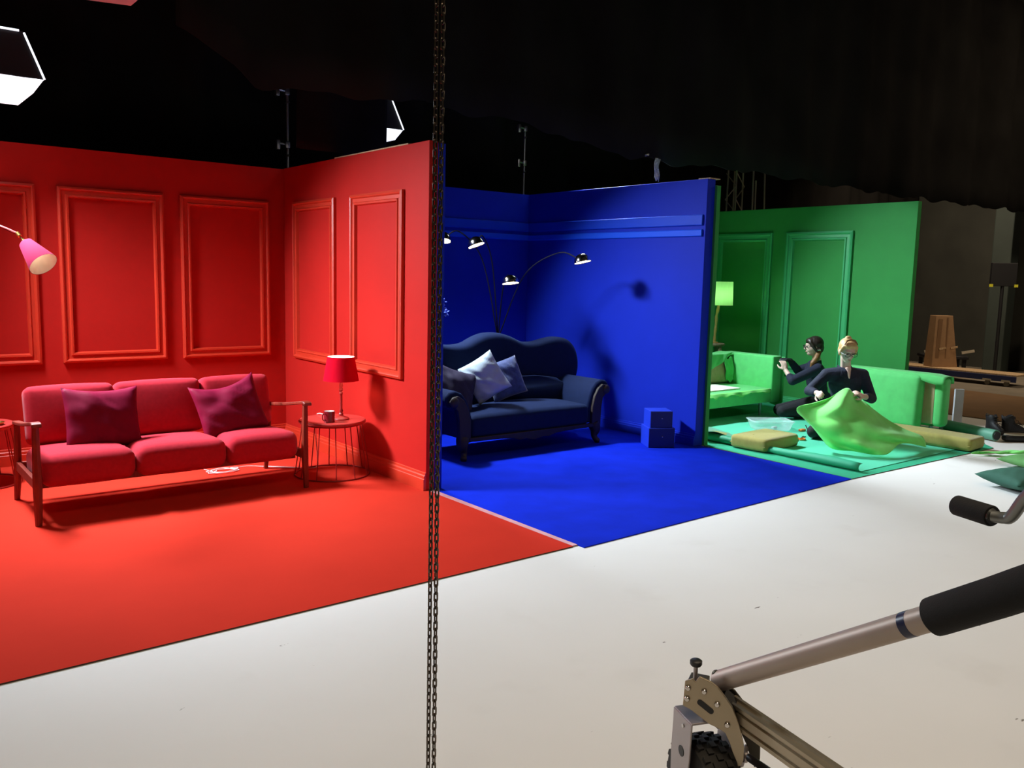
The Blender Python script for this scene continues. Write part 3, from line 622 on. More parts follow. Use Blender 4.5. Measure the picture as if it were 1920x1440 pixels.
# stool and lamp behind it
SX, SY = 9.30, 7.28
t = thing('tripod_stool', 'weathered wooden stool behind the green sofa carrying the lamp', 'stool', (SX - .04, SY, 0))
MB().lathe([(.0, .775), (.135, .775), (.14, .785), (.14, .80), (.13, .81), (0, .81)], n=28).build('seat', 'stool', t, True)
for a in (20, 140, 260):
    MB().tube([(.10 * math.cos(R(a)), .10 * math.sin(R(a)), .78), (.24 * math.cos(R(a)), .24 * math.sin(R(a)), 0)], [.030, .022], 8).build('leg', 'stool', t, True)
t = thing('stool_lamp', 'branch lamp with a lime green drum shade on the wooden stool', 'lamp', (SX - .04, SY, .81))
MB().lathe([(.05, 0), (.05, .012), (.02, .02)], n=20).build('base', 'branch', t, True)
MB().tube(catmull([(0, 0, .015), (.005, 0, .12), (.022, .004, .25), (.018, 0, .36), (.045, 0, .46), (.05, 0, .56)], 5), [.019 + .003 * math.sin(i * 1.1) for i in range(26)], 10).build('stem', 'branch', t, True)
sh = MB().lathe([(.182, .505), (.172, .815)], (.055, 0, 0), n=40, cap=False).build('lamp_shade', 'shade_green', t, True)
MB().ell((.055, 0, .645), (.036, .036, .05)).build('bulb', 'lamp_bulb', t, True)
# stripped second sofa
t = thing('stripped_sofa', 'partly uncovered green sofa frame standing behind the blonde woman', 'sofa', (9.5, 4.8, 0))
MB().rbox((9.44, 4.99, .355), (.15, .92, .61), .06, 5, Matrix.Rotation(R(3), 3, 'Y'), (.02, .0, .0)).build('back_panel', 'lime_dk', t, True, world=True)
MB().box((9.53, 4.50, .35), (.10, .16, .46)).build('inner_board', 'tan', t, world=True, bevel=.004)
MB().rbox((9.55, 4.37, .37), (.16, .13, .55), .05, 4).build('corner_post', 'lime_dk', t, True, world=True)
def topcover(u, v):
    y = 4.29 + 1.15 * u; a = v * PI
    return V(9.52 - .115 * math.cos(a), y, .655 + .022 * math.sin(a) - .02 * max(0, 1 - u * 8) - (.06 + .02 * math.sin(u * 16)) * max(0, abs(v - .5) * 2 - .7) / .3)
MB().grid(topcover, 40, 16).build('top_cover', 'lime_dk', t, True, world=True, solid=.006, ang=180)
MB().box((9.66, 4.92, .12), (.30, 1.0, .06)).build('base_rail', 'lime_dk', t, world=True, bevel=.006)
for x, y in ((9.50, 4.44), (9.75, 4.44), (9.48, 5.4), (9.75, 5.4)): MB().tube([(x, y, 0), (x, y, .10)], .022, 8).build('leg', 'steel_leg', t, True, world=True)
t = MB().box((10.26, 4.50, .225), (.12, .025, .45), Matrix.Rotation(R(-25), 3, 'Z')).build('white_panel', 'white_card', bevel=.003)
tag(t, 'narrow white board standing at the end of the stripped sofa', 'board')
# seat cushions on the floor
def seat_cushion(label, c, dims, rz, tufts):
    t = thing('seat_cushion', label, 'cushion', c, rz, 'olive seat cushions on the floor')
    o = MB().rbox((0, 0, dims[2] / 2 + .002), dims, .035, 4, None, (.006, .006, .014), cuts=8).build('cushion_body', 'olive', t, True)
    for x, y in tufts: MB().lathe([(.0, .006), (.010, .004), (.014, 0)], (x, y, dims[2] + .010), n=14, cap=False).build('tuft_button', 'olive', t, True)
    pp = MB(); pp.tube([V(sx * (dims[0] / 2 - .004), sy * (dims[1] / 2 - .004), dims[2] * .42) for sx, sy in ((-1, -1), (1, -1), (1, 1), (-1, 1), (-1, -1))], .005, 6, cap=False); pp.build('piping', 'olive', t, True)
    return t
seat_cushion('olive seat cushion with buttons in front of the clear plastic tub', (7.26, 5.02, .006), (.62, .40, .125), R(3), ((-.18, .02), (0, .02), (.18, .02)))
seat_cushion('olive seat cushion lying at the right end of the teal mat', (8.96, 4.20, .006), (.36, .98, .125), R(2), ((0, -.2), (0, .1)))
seat_cushion('olive seat cushion whose end shows beside the blue wall', (7.12, 5.62, .006), (.20, .46, .070), R(16), ())
tag(MB().grid(lambda u, v: V(6.94 + .22 * u + .18 * v, 5.50 + .30 * v - .26 * u, .105 + .012 * math.sin(u * 6 + v * 5) - .055 * u * u), 14, 14).build('cloth_piece', 'teal_roll', None, True, solid=.004, ang=180), 'pale green cloth scrap lying over the cushion beside the blue wall', 'cloth')
# clear tub
t = thing('plastic_tub', 'clear plastic storage tub on the teal mat before the sofa', 'box', (8.18, 5.60, .006), R(-34))
wd, dp, hh = .44, .30, .10
tb = MB()
for s0, r0 in (((wd, dp), 0),):
    def rr(a, c, z, q=.03):
        out = []
        for cxx, cyy, st in ((a - q, c - q, 0), (-a + q, c - q, 90), (-a + q, -c + q, 180), (a - q, -c + q, 270)):
            for i in range(5): out.append(V(cxx + q * math.cos(R(st + i * 22.5)), cyy + q * math.sin(R(st + i * 22.5)), z))
        return out
    r1, r2 = rr(wd / 2 - .03, dp / 2 - .03, .002), rr(wd / 2, dp / 2, hh); n = len(r1)
    tb.add(r1 + r2, [(i, (i + 1) % n, (i + 1) % n + n, i + n) for i in range(n)] + [tuple(range(n))])
tb.build('tub_body', 'clear_plastic', t, True, solid=.003, ang=30)
rim = MB(); rim.tube(rr(wd / 2 + .006, dp / 2 + .006, hh) + [rr(wd / 2 + .006, dp / 2 + .006, hh)[0]], .007, 8, cap=False); rim.build('rim', 'clear_plastic', t, True)
tag(MB().box((0, 0, .012), (.07, .03, .02)).build('tape_roll', 'white_card', bevel=.004), 'small white block inside the clear tub', 'block').location = (8.22, 5.57, .014)
tag(MB().rbox((0, 0, .012), (.085, .045, .022), .006).build('orange_tool', 'orange', smooth=True), 'small orange tool on the mat right of the clear tub', 'tool').location = (8.38, 5.32, .006)
t = thing('scissors', 'orange-handled scissors lying on the mat by the kneeling women', 'scissors', (7.93, 5.05, .008), R(18))
for s in (-1, 1):
    MB().box((.10, s * .006, .004), (.14, .014, .004), Matrix.Rotation(R(s * 5), 3, 'Z')).build('blade', 'chrome', t, bevel=.001)
    MB().tube([V(-.04 + .042 * math.cos(a), s * .032 + .026 * math.sin(a), .008) for a in [2 * PI * i / 20 for i in range(21)]], .008, 8, cap=False).build('handle', 'orange', t, True)
tag(MB().rbox((0, 0, .02), (.05, .05, .04), .012).build('thread_spool', 'blue_plastic', smooth=True), 'small blue spool beside the orange scissors', 'spool').location = (8.13, 5.0, .008)
tag(MB().tube([(0, 0, .008), (.19, .16, .04)], .007, 6).build('black_rod', 'black_plastic', None, True), 'thin black rod leaning between tub and scissors', 'rod').location = (8.35, 5.22, .006)
# roll, boots, shoe, floor pillows, scrap
t = thing('vinyl_roll', 'sea green vinyl roll on the floor behind the olive cushion', 'roll', (9.83, 4.1, 0))
MB().tube([(9.72, 3.84, .062), (9.96, 4.50, .062)], .06, 24).build('roll_body', 'teal_roll', t, True, world=True)
MB().tube([(9.716, 3.828, .062), (9.72, 3.84, .062)], .045, 20).build('core', 'black_plastic', t, True, world=True)
def boot(label, loc, rz):
    t = thing('ankle_boot', label, 'boot', loc, rz, 'pair of black boots')
    MB().rbox((.02, 0, .015), (.29, .095, .03), .012, 3).build('sole', 'rubber', t, True)
    up = MB(); sec = [(-.095, .0, .03, .055, .045), (-.09, 0, .10, .05, .043)]
    vs = []; n = 16
    for z, x0, x1, wy in ((.028, -.118, .16, .046), (.055, -.115, .155, .045), (.085, -.112, .10, .043), (.11, -.112, .045, .042), (.15, -.115, .025, .045), (.185, -.122, .03, .048), (.195, -.115, .022, .042), (.16, -.10, .012, .035)):
        for i in range(n):
            a = 2 * PI * i / n; vs.append(V((x0 + x1) / 2 + (x1 - x0) / 2 * math.cos(a), wy * math.sin(a), z + .012 * math.sin(a * 3 + rz) * (z > .16)))
    up.add(vs, [(i * n + j, i * n + (j + 1) % n, (i + 1) * n + (j + 1) % n, (i + 1) * n + j) for i in range(7) for j in range(n)]); up.build('upper', 'black_leather', t, True, ang=180)
    lc = MB()
    for k in range(5): z = .075 + .022 * k; xx = .105 - .022 * k if k < 3 else .045 - .006 * k; lc.tube([(xx, -.03, z + .012), (xx + .012, 0, z + .02), (xx, .03, z + .012)], .004, 6)
    lc.build('laces', 'rubber', t, True)
    return t
boot('black lace-up ankle boot standing upright, left one of the pair', (10.28, 4.10, 0), R(-118))
boot('black lace-up ankle boot with its toe pointing right, right one of the pair', (10.45, 3.98, 0), R(-38))
t = thing('slip_on_shoe', 'low black shoe with a pale rim at the right edge', 'shoe', (9.93, 3.72, 0), R(-36))
MB().rbox((0, 0, .035), (.30, .10, .07), .032, 4).build('shoe_body', 'black_leather', t, True)
MB().tube([V(.13 * math.cos(a), .04 * math.sin(a), .072) for a in [2 * PI * i / 28 for i in range(29)]], .011, 8, cap=False).build('rim', 'rim', t, True)
pillow('floor_pillow', 'dark green pillow lying flat on the white floor at right', 'pillow', 'dark_green', (7.63, 2.77, .080), .56, .46, .17, (R(90), 0, R(-24)), 4, 0, .006, .10)
pillow('floor_pillow', 'leaf green pillow lying behind the dark green pillow', 'pillow', 'sage_green', (8.61, 3.03, .06), .50, .46, .12, (R(90), 0, R(-14)), 8, 0, .006, .10)
t = tag(MB().rbox((0, 0, .045), (.22, .16, .09), .03, 3).build('black_pouch', 'black_leather', smooth=True), 'black pouch lying on the leaf green pillow', 'pouch'); t.location = (8.69, 3.03, .115); t.rotation_euler = (0, R(-8), R(20))
tag(MB().grid(lambda u, v: V(9.05 + .55 * u - .35 * v + .04 * math.sin(v * 11), 3.42 + .22 * v - .34 * u + .03 * math.sin(u * 13), .012 + .014 * (1 + math.sin(u * 9 + v * 6)) * .9 + .02 * max(0, math.sin(u * 4) * math.sin(v * 5))), 24, 20).build('cloth_scrap', 'lime', None, True, solid=.004, ang=180), 'bright lime cloth scrap on the floor right of the olive cushion', 'cloth')

# shaken cloth held by the blonde woman
G = [[(7.521, 4.7, .46), (7.691, 4.601, .524), (7.848, 4.529, .613), (7.923, 4.501, .574), (8.042, 4.484, .498), (8.132, 4.426, .423)],
     [(7.385, 4.741, .438), (7.516, 4.605, .404), (7.654, 4.465, .455), (7.82, 4.39, .42), (8.034, 4.338, .357), (8.251, 4.284, .298)],
     [(7.383, 4.759, .383), (7.417, 4.564, .298), (7.54, 4.402, .301), (7.699, 4.271, .28), (7.966, 4.183, .253), (8.294, 4.108, .218)],
     [(7.444, 4.699, .307), (7.488, 4.512, .168), (7.534, 4.341, .14), (7.636, 4.171, .147), (7.916, 4.078, .16), (8.406, 4.009, .159)],
     [(7.539, 4.603, .181), (7.579, 4.484, .048), (7.627, 4.278, .047), (7.724, 4.02, .046), (8.05, 4.029, .118), (8.353, 3.934, .07)]]
rows = [catmull(r, 10) for r in G]; cols = [catmull([r[i] for r in rows], 10) for i in range(len(rows[0]))]
nu, nv = len(cols) - 1, len(cols[0]) - 1
def cloth(u, v):
    p = cols[round(u * nu)][round(v * nv)].copy()
    e = min(1, 6 * min(u, 1 - u, v + .05, 1 - v))
    k = .034 * math.sin(u * 15 + 3 * math.sin(v * 4)) + .034 * noise.noise(V(u * 6, v * 6, 1)) + .02 * math.sin((u - v) * 9)
    p += V(-.62, -.75, .1) * k * max(e, .25); p.z = max(p.z, .014); return p
tag(MB().grid(cloth, nu, nv).build('fabric_sheet', 'lime', None, True, solid=.004, ang=180), 'bright lime fabric sheet shaken out by the blonde woman', 'fabric')

# ================================================================== PEOPLE
def basis(f, u): 
    f = Vector(f).normalized(); l = Vector(u).cross(f).normalized(); return Matrix((f, l, f.cross(l))).transposed()   # x fwd, y left, z up
def head(b, c, m, s=1):
    P = lambda x, y, z: Vector(c) + m @ V(x, y, z) * s
    E = lambda x, y, z, r: b.ell(P(x, y, z), tuple(q * s for q in r), m)
    E(-.012, 0, .028, (.092, .074, .088)); E(.018, 0, -.02, (.068, .062, .075)); E(.038, 0, -.07, (.040, .040, .038)); E(.012, 0, -.055, (.06, .054, .05))
    E(.058, .030, .0, (.022, .022, .016)); E(.058, -.030, .0, (.022, .022, .016)); E(.066, 0, .030, (.024, .05, .016))
    b.limb([P(.085, 0, .012), P(.100, 0, -.018), P(.098, 0, -.024)], [.009 * s, .0125 * s, .013 * s])
    E(.078, 0, -.052, (.014, .024, .008)); E(.077, 0, -.061, (.013, .020, .008))
    for q in (1, -1): E(-.01, q * .076, -.012, (.018, .010, .030))
    return P
def face_parts(o, P, m, s=1, eyes=True):
    for q in (1, -1):
        MB().ell(P(.083, q * .030, .006), (.009 * s, .013 * s, .005 * s), m, 10, 6).build('eye', 'eye', o, True)
    MB().ell(P(.089, 0, -.056), (.006 * s, .021 * s, .006 * s), m, 12, 6).build('mouth', 'lip', o, True)
    g = MB()
    for q in (1, -1):
        g.tube([P(.104 - .012 * abs(math.cos(a)) * .5, q * .033 + .026 * math.cos(a), .004 + .019 * math.sin(a)) for a in [2 * PI * i / 18 for i in range(19)]], .0028 * s, 6, cap=False)
        g.tube([P(.098, q * .058, .008), P(.05, q * .080, .008), P(-.015, q * .084, .004)], .0026 * s, 6)
    g.tube([P(.104, -.008, .008), P(.108, 0, .011), P(.104, .008, .008)], .0026 * s, 6)
    g.build('glasses', 'black_plastic', o, True)
def hand(b, wr, d, n, side, curl=.5, s=1):
    """palm from wrist WR along D, palm facing N; SIDE +1 puts the thumb towards N x D"""
    d = Vector(d).normalized(); n = (Vector(n) - d * Vector(n).dot(d)).normalized(); l = n.cross(d) * side; wr = Vector(wr)
    mm = Matrix((d, l, d.cross(l))).transposed()
    b.ell(wr + d * .045 * s, (.052 * s, .042 * s, .017 * s), mm); b.limb([wr - d * .01, wr + d * .03 * s], [.026 * s, .024 * s])
    for k, (off, ln) in enumerate(((.030, .068), (.010, .076), (-.010, .071), (-.029, .056))):
        p = wr + d * .083 * s + l * off * s; pts = [p - d * .02 * s, p]; a = 0
        for j in range(3):
            a += curl * (.9 + .12 * k); p = p + (d * math.cos(a) + n * math.sin(a)) * ln * s * (.44, .32, .24)[j]; pts.append(p)
        b.limb(pts, [.0095 * s, .0095 * s, .0088 * s, .0082 * s, .0072 * s])
    p = wr + d * .02 * s + l * .03 * s; q = p + (d * .55 + l * .6 + n * .45).normalized() * .042 * s; r = q + (d * .8 + l * .1 + n * .6).normalized() * .03 * s
    b.limb([p, q, r, r + (d * .9 + n * .4).normalized() * .022 * s], [.014 * s, .0115 * s, .010 * s, .008 * s])
def remesh(o, vox, it=3):
    q = o.modifiers.new('skin', 'REMESH'); q.mode = 'VOXEL'; q.voxel_size = vox; q.use_smooth_shade = True
    q = o.modifiers.new('soften', 'SMOOTH'); q.factor = .5; q.iterations = it
    return o
def torso(b, hip, waist, chest, shl, shr, grow=0):
    side = (Vector(shl) - Vector(shr)).normalized(); upv = (Vector(chest) - Vector(hip)).normalized(); fwd = side.cross(upv).normalized()
    m = Matrix((side, fwd, side.cross(fwd))).transposed()
    b.ell(hip, (.165 + grow, .125 + grow, .13 + grow), m); b.ell(waist, (.135 + grow, .10 + grow, .15 + grow), m)
    b.ell(chest, (.160 + grow, .112 + grow, .155 + grow), m)
    b.ell(Vector(chest).lerp(Vector(waist), .5), (.142 + grow, .104 + grow, .14 + grow), m)
    b.limb([Vector(shl), Vector(chest) + upv * .10, Vector(shr)], [.052 + grow, .075 + grow, .052 + grow])
    return m

# ---- blonde woman, kneeling, facing the camera, shaking the cloth
hip, wst, chest = V(8.37, 4.80, .30), V(8.29, 4.78, .45), V(8.22, 4.755, .62)
sL, sR = V(8.345, 4.64, .705), V(8.06, 4.875, .70)       # her left, her right
hc = V(8.115, 4.695, .955); nk = V(8.19, 4.745, .77)
hm = basis(V(-.60, -.80, -.38), V(-.25, -.30, 1))
eR, wR = V(7.90, 4.965, .53), V(7.80, 4.79, .53)
eL, wL = V(8.345, 4.525, .475), V(8.06, 4.47, .525)
kn1, kn2, ft1, ft2 = V(8.06, 4.98, .085), V(8.06, 4.62, .085), V(8.50, 5.02, .06), V(8.52, 4.72, .06)
loc = V(8.3, 4.8, 0)
b = MB(); P = head(b, hc, hm)
b.limb([nk, hc + hm @ V(-.02, 0, -.06)], [.052, .05]); torso(b, hip, wst, chest, sL, sR)
b.limb([sR, eR, wR], [.048, .038, .027]); b.limb([sL, eL, wL], [.048, .038, .027])
hand(b, wR, V(-.75, -.45, .12), V(.3, -.5, -.6), 1, .55); hand(b, wL, V(-.80, .20, .42), V(-.1, .5, -.75), -1, .75)
for k, f in ((kn1, ft1), (kn2, ft2)):
    b.limb([hip + (k - hip) * .1, k], [.085, .058]); b.limb([k, f], [.055, .042]); b.limb([f, f + V(.14, .03, -.015)], [.038, .028])
P2 = remesh(b.build('person', 'skin_pale', loc=loc), .0065, 2)
tag(P2, 'blonde woman in glasses and a dark navy shirt shaking a lime cloth', 'person')
def kid(mb, name, m, par, loc, vox=0, it=2):
    o = MB.build(mb, name, m, None, True, loc=loc); o.parent = par; o.location = (0, 0, 0)
    if vox: remesh(o, vox, it)
    return o
class PB(MB):                       # builds straight into a person's frame
    pass
def face_on(par, loc, P, hm):
    for q in (1, -1):
        kid(MB().ell(P(.081, q * .030, .006), (.009, .013, .006), hm, 10, 6), 'eye', 'eye', par, loc)
    kid(MB().ell(P(.087, 0, -.056), (.007, .021, .006), hm, 12, 6), 'mouth', 'lip', par, loc)
    g = MB()
    for q in (1, -1):
        g.tube([P(.104, q * .034 + .027 * math.cos(a), .004 + .020 * math.sin(a)) for a in [2 * PI * i / 18 for i in range(19)]], .003, 6, cap=False)
        g.tube([P(.102, q * .061, .008), P(.05, q * .082, .008), P(-.015, q * .086, .004)], .0028, 6)
    g.tube([P(.104, -.008, .008), P(.108, 0, .011), P(.104, .008, .008)], .0028, 6)
    kid(g, 'glasses', 'black_plastic', par, loc)
face_on(P2, loc, P, hm)
s = MB(); torso(s, hip, wst, chest, sL, sR, .014); s.limb([sR, eR, eR.lerp(wR, .62)], [.062, .052, .042]); s.limb([sL, eL, eL.lerp(wL, .55)], [.062, .053, .043])
s.limb([nk + V(-.02, -.02, -.05), nk + V(.01, .01, -.015)], [.06, .062])
kid(s, 'shirt', 'navy_shirt', P2, loc, .008)
c = MB(); fo = hm @ V(1, 0, 0); fl = V(fo.x, fo.y, 0).normalized(); sd = V(-fl.y, fl.x, 0)
for q in (1, -1):
    p0 = nk + fl * -.045 + sd * q * .055 + V(0, 0, .03); p1 = nk + fl * .055 + sd * q * .066 + V(0, 0, -.0); p2 = nk + fl * .105 + sd * q * .015 + V(0, 0, -.10); p3 = nk + fl * .10 + sd * q * .088 + V(0, 0, -.065)
    c.add([p0, p1, p2, p3, p0 + sd * q * .02, ], [(0, 1, 3, 4), (1, 2, 3)])
o = kid(c, 'collar', 'navy_shirt', P2, loc); q = o.modifiers.new('t', 'SOLIDIFY'); q.thickness = .008
nkv = MB(); nkv.limb([nk + fl * .055 + V(0, 0, .0), nk + fl * .105 + V(0, 0, -.085)], [.032, .008]); kid(nkv, 'open_neck', 'skin_pale', P2, loc, 0)
tr = MB()
for k, f in ((kn1, ft1), (kn2, ft2)): tr.limb([hip + (k - hip) * .05, k], [.108, .072]); tr.limb([k, f], [.068, .052])
tr.ell(hip, (.165, .15, .11)); kid(tr, 'trousers', 'black_trousers', P2, loc, .01)
hr = MB(); hr.ell(P(-.026, 0, .050), (.094, .083, .084), hm); hr.ell(P(.030, 0, .078), (.050, .068, .042), hm); hr.ell(P(-.05, 0, .0), (.068, .078, .085), hm)
hr.ell(P(-.045, 0, .126), (.028, .034, .026), hm); 
for q in (1, -1): hr.limb([P(.035, q * .066, .06), P(.022, q * .080, .01), P(.012, q * .082, -.04)], [.020, .013, .006])
kid(hr, 'hair', 'blonde', P2, loc, .006, 2)
kid(MB().tube([P(.055, -.066, .098), P(.03, -.04, .132), P(.025, 0, .142), P(.03, .04, .132), P(.055, .066, .098)], [.006, .009, .010, .009, .006], 8), 'hair_band', 'auburn', P2, loc)

# ---- dark-haired woman, kneeling in profile, tucking cloth on the sofa arm
hip, wst, chest = V(9.40, 5.72, .20), V(9.39, 5.79, .36), V(9.375, 5.82, .53)
sN, sF = V(9.27, 5.725, .615), V(9.47, 5.945, .61)        # her left (near), her right (far)
hc = V(9.335, 5.85, .87); nk = V(9.395, 5.825, .70)
hm = basis(V(-.72, .69, -.06), V(-.05, .05, 1))
eN, wN = V(8.955, 5.86, .475), V(8.99, 5.985, .59)
eF, wF = V(9.36, 6.06, .56), V(9.21, 6.075, .685)
kN, kF, fN, fF = V(8.90, 5.93, .10), V(9.05, 6.08, .09), V(9.45, 5.62, .06), V(9.55, 5.80, .06)
loc = V(9.3, 5.8, 0)
b = MB(); P = head(b, hc, hm)
b.limb([nk, hc + hm @ V(-.02, 0, -.06)], [.05, .048]); torso(b, hip, wst, chest, sN, sF)
b.limb([sN, eN, wN], [.046, .037, .026]); b.limb([sF, eF, wF], [.046, .037, .026])
hand(b, wN, V(.0, .35, .9), V(.4, .6, -.1), -1, .55); hand(b, wF, V(-.9, .08, .25), V(0, .2, -1), 1, .45)
for k, f in ((kN, fN), (kF, fF)):
    b.limb([hip + (k - hip) * .1, k], [.085, .058]); b.limb([k, f], [.055, .04]); b.limb([f, f + V(.12, -.08, -.015)], [.038, .028])
P1 = remesh(b.build('person', 'skin_pale', loc=loc), .0065, 2)
tag(P1, 'dark-haired woman in glasses and navy sweater reaching to the green sofa arm', 'person')
face_on(P1, loc, P, hm)
s = MB(); torso(s, hip, wst, chest, sN, sF, .014); s.limb([sN, eN, eN.lerp(wN, .35)], [.064, .056, .046]); s.limb([sF, eF, eF.lerp(wF, .75)], [.062, .052, .042]); s.limb([nk + V(0, 0, -.05), nk + V(.0, 0, -.02)], [.06, .058])
kid(s, 'sweater', 'navy_shirt', P1, loc, .008)
tr = MB()
for k, f in ((kN, fN), (kF, fF)): tr.limb([hip + (k - hip) * .05, k], [.108, .072]); tr.limb([k, f], [.066, .05])
tr.ell(hip, (.16, .16, .11)); kid(tr, 'trousers', 'black_trousers', P1, loc, .01)
hr = MB(); hr.ell(P(-.024, 0, .040), (.102, .087, .092), hm); hr.ell(P(-.055, 0, -.01), (.072, .080, .085), hm); hr.ell(P(.03, 0, .07), (.058, .070, .045), hm)
for q in (1, -1): hr.limb([P(.045, q * .062, .055), P(.02, q * .080, .01), P(-.02, q * .080, -.045)], [.022, .020, .018])
kid(hr, 'hair', 'brown_hair', P1, loc, .006, 2)
kid(MB().limb([P(-.05, .055, -.07), P(-.02, .085, -.13), P(.03, .10, -.19), P(.05, .095, -.245)], [.032, .036, .032, .014]), 'hair_ends', 'auburn', P1, loc, .006)
kid(MB().rbox(P(-.045, .086, -.030), (.045, .016, .026), .007, 2, hm), 'hair_clip', 'chrome', P1, loc)
gl = MB(); hand(gl, wF, V(-.9, .08, .25), V(0, .2, -1), 1, .45, 1.12); gl.limb([wF, wF.lerp(eF, .35)], [.033, .036]); kid(gl, 'glove', 'glove', P1, loc, .007, 1)
bw = MB(); bc = V(9.255, 5.72, .345)
for a in (-1, 1): bw.tube([bc + V(-.783, .622, 0) * (.035 + .03 * math.cos(q)) * 1 + V(0, 0, a * .02 + .026 * math.sin(q)) for q in [2 * PI * i / 14 for i in range(15)]], .007, 6, cap=False)
bw.tube([bc, bc + V(-.03, .02, -.07)], .007, 6); kid(bw, 'apron_tie', 'black_trousers', P1, loc)

# ================================================================== BACKGROUND RIGHT
t = thing('cardboard_box', 'tall tapering brown cardboard box standing on the low dolly board', 'box', (15.55, 7.25, .20), R(-32))
b = MB(); b.add([(-.20, -.15, 0), (.29, -.15, 0), (.29, .1, 0), (-.20, .1, 0), (-.165, -.12, .91), (.15, -.12, .91), (.15, .07, .91), (-.165, .07, .91)], [(0, 1, 2, 3), (4, 5, 6, 7), (0, 1, 5, 4), (1, 2, 6, 5), (2, 3, 7, 6), (3, 0, 4, 7)])
b.build('carton', 'card', t, bevel=.006)
MB().box((-.10, -.140, .45), (.07, .01, .8), Matrix.Rotation(R(2), 3, 'Y')).build('printed_band', 'card_print', t)
MB().box((.05, -.140, .45), (.02, .01, .86)).build('printed_line', 'card_print', t)
for x, z in ((-.02, .33), (.2, .35)): MB().box((x, -.155, z), (.13, .006, .035), Matrix.Rotation(R(-12), 3, 'Y')).build('tape_patch', 'raw_edge', t)
t = thing('board_dolly', 'long low navy edged board on casters by the back wall', 'dolly', (15.5, 7, 0))
MB().box((15.5, 6.95, .185), (.5, 2.3, .03)).build('board_top', 'raw_edge', t, world=True, bevel=.004)
MB().box((15.24, 6.95, .125), (.03, 2.3, .095)).build('side_board', 'navy_board', t, world=True, bevel=.004)
for y in (5.95, 6.25, 7.8):
    c = MB().box((15.3, y, .09), (.16, .14, .03)).build('caster_plate', 'rim', t, world=True)
    MB().tube([(15.24, y, .042), (15.28, y, .042)], .042, 16).build('caster_wheel', 'caster_grey', c, True, world=True)
t = thing('equipment_monitor', 'dark monitor with yellow corner guards beside the grey column', 'monitor', (16.76, 6.76, 0), R(-45))
MB().box((0, 0, 1.86), (.44, .08, .42)).build('screen', 'black_plastic', t, bevel=.008)
for x in (-.215, .215): MB().box((x, -.045, 1.66), (.06, .02, .05)).build('corner_guard', 'yellow', t)
MB().tube([(0, 0, 0), (0, 0, 1.66)], .03, 10).build('stand_pole', 'black_plastic', t, True)
MB().lathe([(.28, 0), (.28, .02), (.03, .05)], n=20).build('stand_base', 'black_plastic', t, True)
t = thing('flight_case', 'dark equipment case with pale latches by the back wall', 'case', (17.7, 5.95, 0), R(-65))
MB().box((0, 0, .60), (.9, .6, 1.2)).build('case_body', 'black_wall', t, bevel=.01)
for x, z in ((-.34, 1.08), (.10, 1.06), (-.1, .62)): MB().box((x, -.31, z), (.05, .02, .1)).build('latch', 'rim', t)
t = thing('pallet_truck', 'dark low trolley with pale handles below the column', 'trolley', (16.62, 7.66, 0), R(-50))
MB().box((0, 0, .30), (.76, .6, .06)).build('deck', 'black_plastic', t, bevel=.01)
for x in (-.3, .35): MB().box((x, -.31, .42), (.22, .03, .045), Matrix.Rotation(R(-12), 3, 'Y')).build('handle', 'rim', t)
for x in (-.33, .33):
    for y in (-.2, .2): MB().box((x, y, .135), (.06, .06, .27)).build('leg', 'black_plastic', t)

# ================================================================== HANGING / STANDING GRIP GEAR
def stand(label, x, y, ztop, zmid):
    t = thing('grip_stand', label, 'stand', (x, y, 0), 0, 'grip stands behind the flats')
    MB().tube([(0, 0, .35), (0, 0, ztop)], .013, 10).build('pole', 'grip_metal', t, True)
    for a in (90, 210, 330): MB().tube([(0, 0, .5), (.35 * math.cos(R(a)), .35 * math.sin(R(a)), .012)], .011, 8).build('leg', 'grip_metal', t, True)
    for z in (ztop, zmid):
        k = MB().rbox((-.01, -.01, z), (.05, .05, .07), .008, 2); k.tube([(0, -.01, z), (-.13, -.03, z + .01)], .014, 8); k.rbox((-.12, -.03, z - .01), (.04, .05, .10), .008, 2); k.tube([(.01, -.02, z - .10), (-.03, -.04, z - .12)], .010, 6)
        k.build('clamp', 'grip_metal', t, True)
    return t
stand('steel grip stand rising behind the corner of the red set', 3.84, 8.62, 3.46, 2.93)
stand('steel grip stand rising behind the corner of the blue set', 7.0, 8.62, 3.47, 3.05)
def on_border(x, z): return 6.0 + ripple(x * .9, z) * .55 - .008
t = MB(); t.grid(lambda u, v: V(6.50 + .10 * u + .012 * math.sin(v * 8), on_border(6.50 + .10 * u, 2.8) + .006 * math.sin(u * 7 + v * 9), 2.63 + .20 * v + .025 * math.sin(u * 11) * (1 - v)), 8, 12)
tag(t.build('gaffer_tape', 'silver_tape', None, True, solid=.004), 'crumpled silver tape strip stuck on the border drape', 'tape')
t = MB(); t.grid(lambda u, v: V(6.36 + .05 * u, on_border(6.36 + .05 * u, 2.83) + .003 * math.sin(u * 7 + v * 9), 2.83 + .02 * v + .012 * u), 5, 3)
tag(t.build('gaffer_tape', 'silver_tape', None, True, solid=.004), 'tiny silver tape scrap left of the larger tape strip', 'tape')
t = thing('lattice_mast', 'dark lattice truss mast standing behind the green wall', 'truss', (11.25, 8.6, 0))
for x in (-.1, .1):
    for y in (-.1, .1): MB().tube([(x, y, 0), (x * .8, y * .8, 3.35)], .014, 6).build('chord', 'pole', t, True)
for i in range(16):
    z = .1 + i * .2; a = MB(); s = (-1) ** i
    a.tube([(-.1 * s, -.1, z), (.1 * s, -.1, z + .2)], .008, 5); a.tube([(-.1, .1 * s, z), (-.1, -.1 * s, z + .2)], .008, 5); a.build('brace', 'pole', t, True)
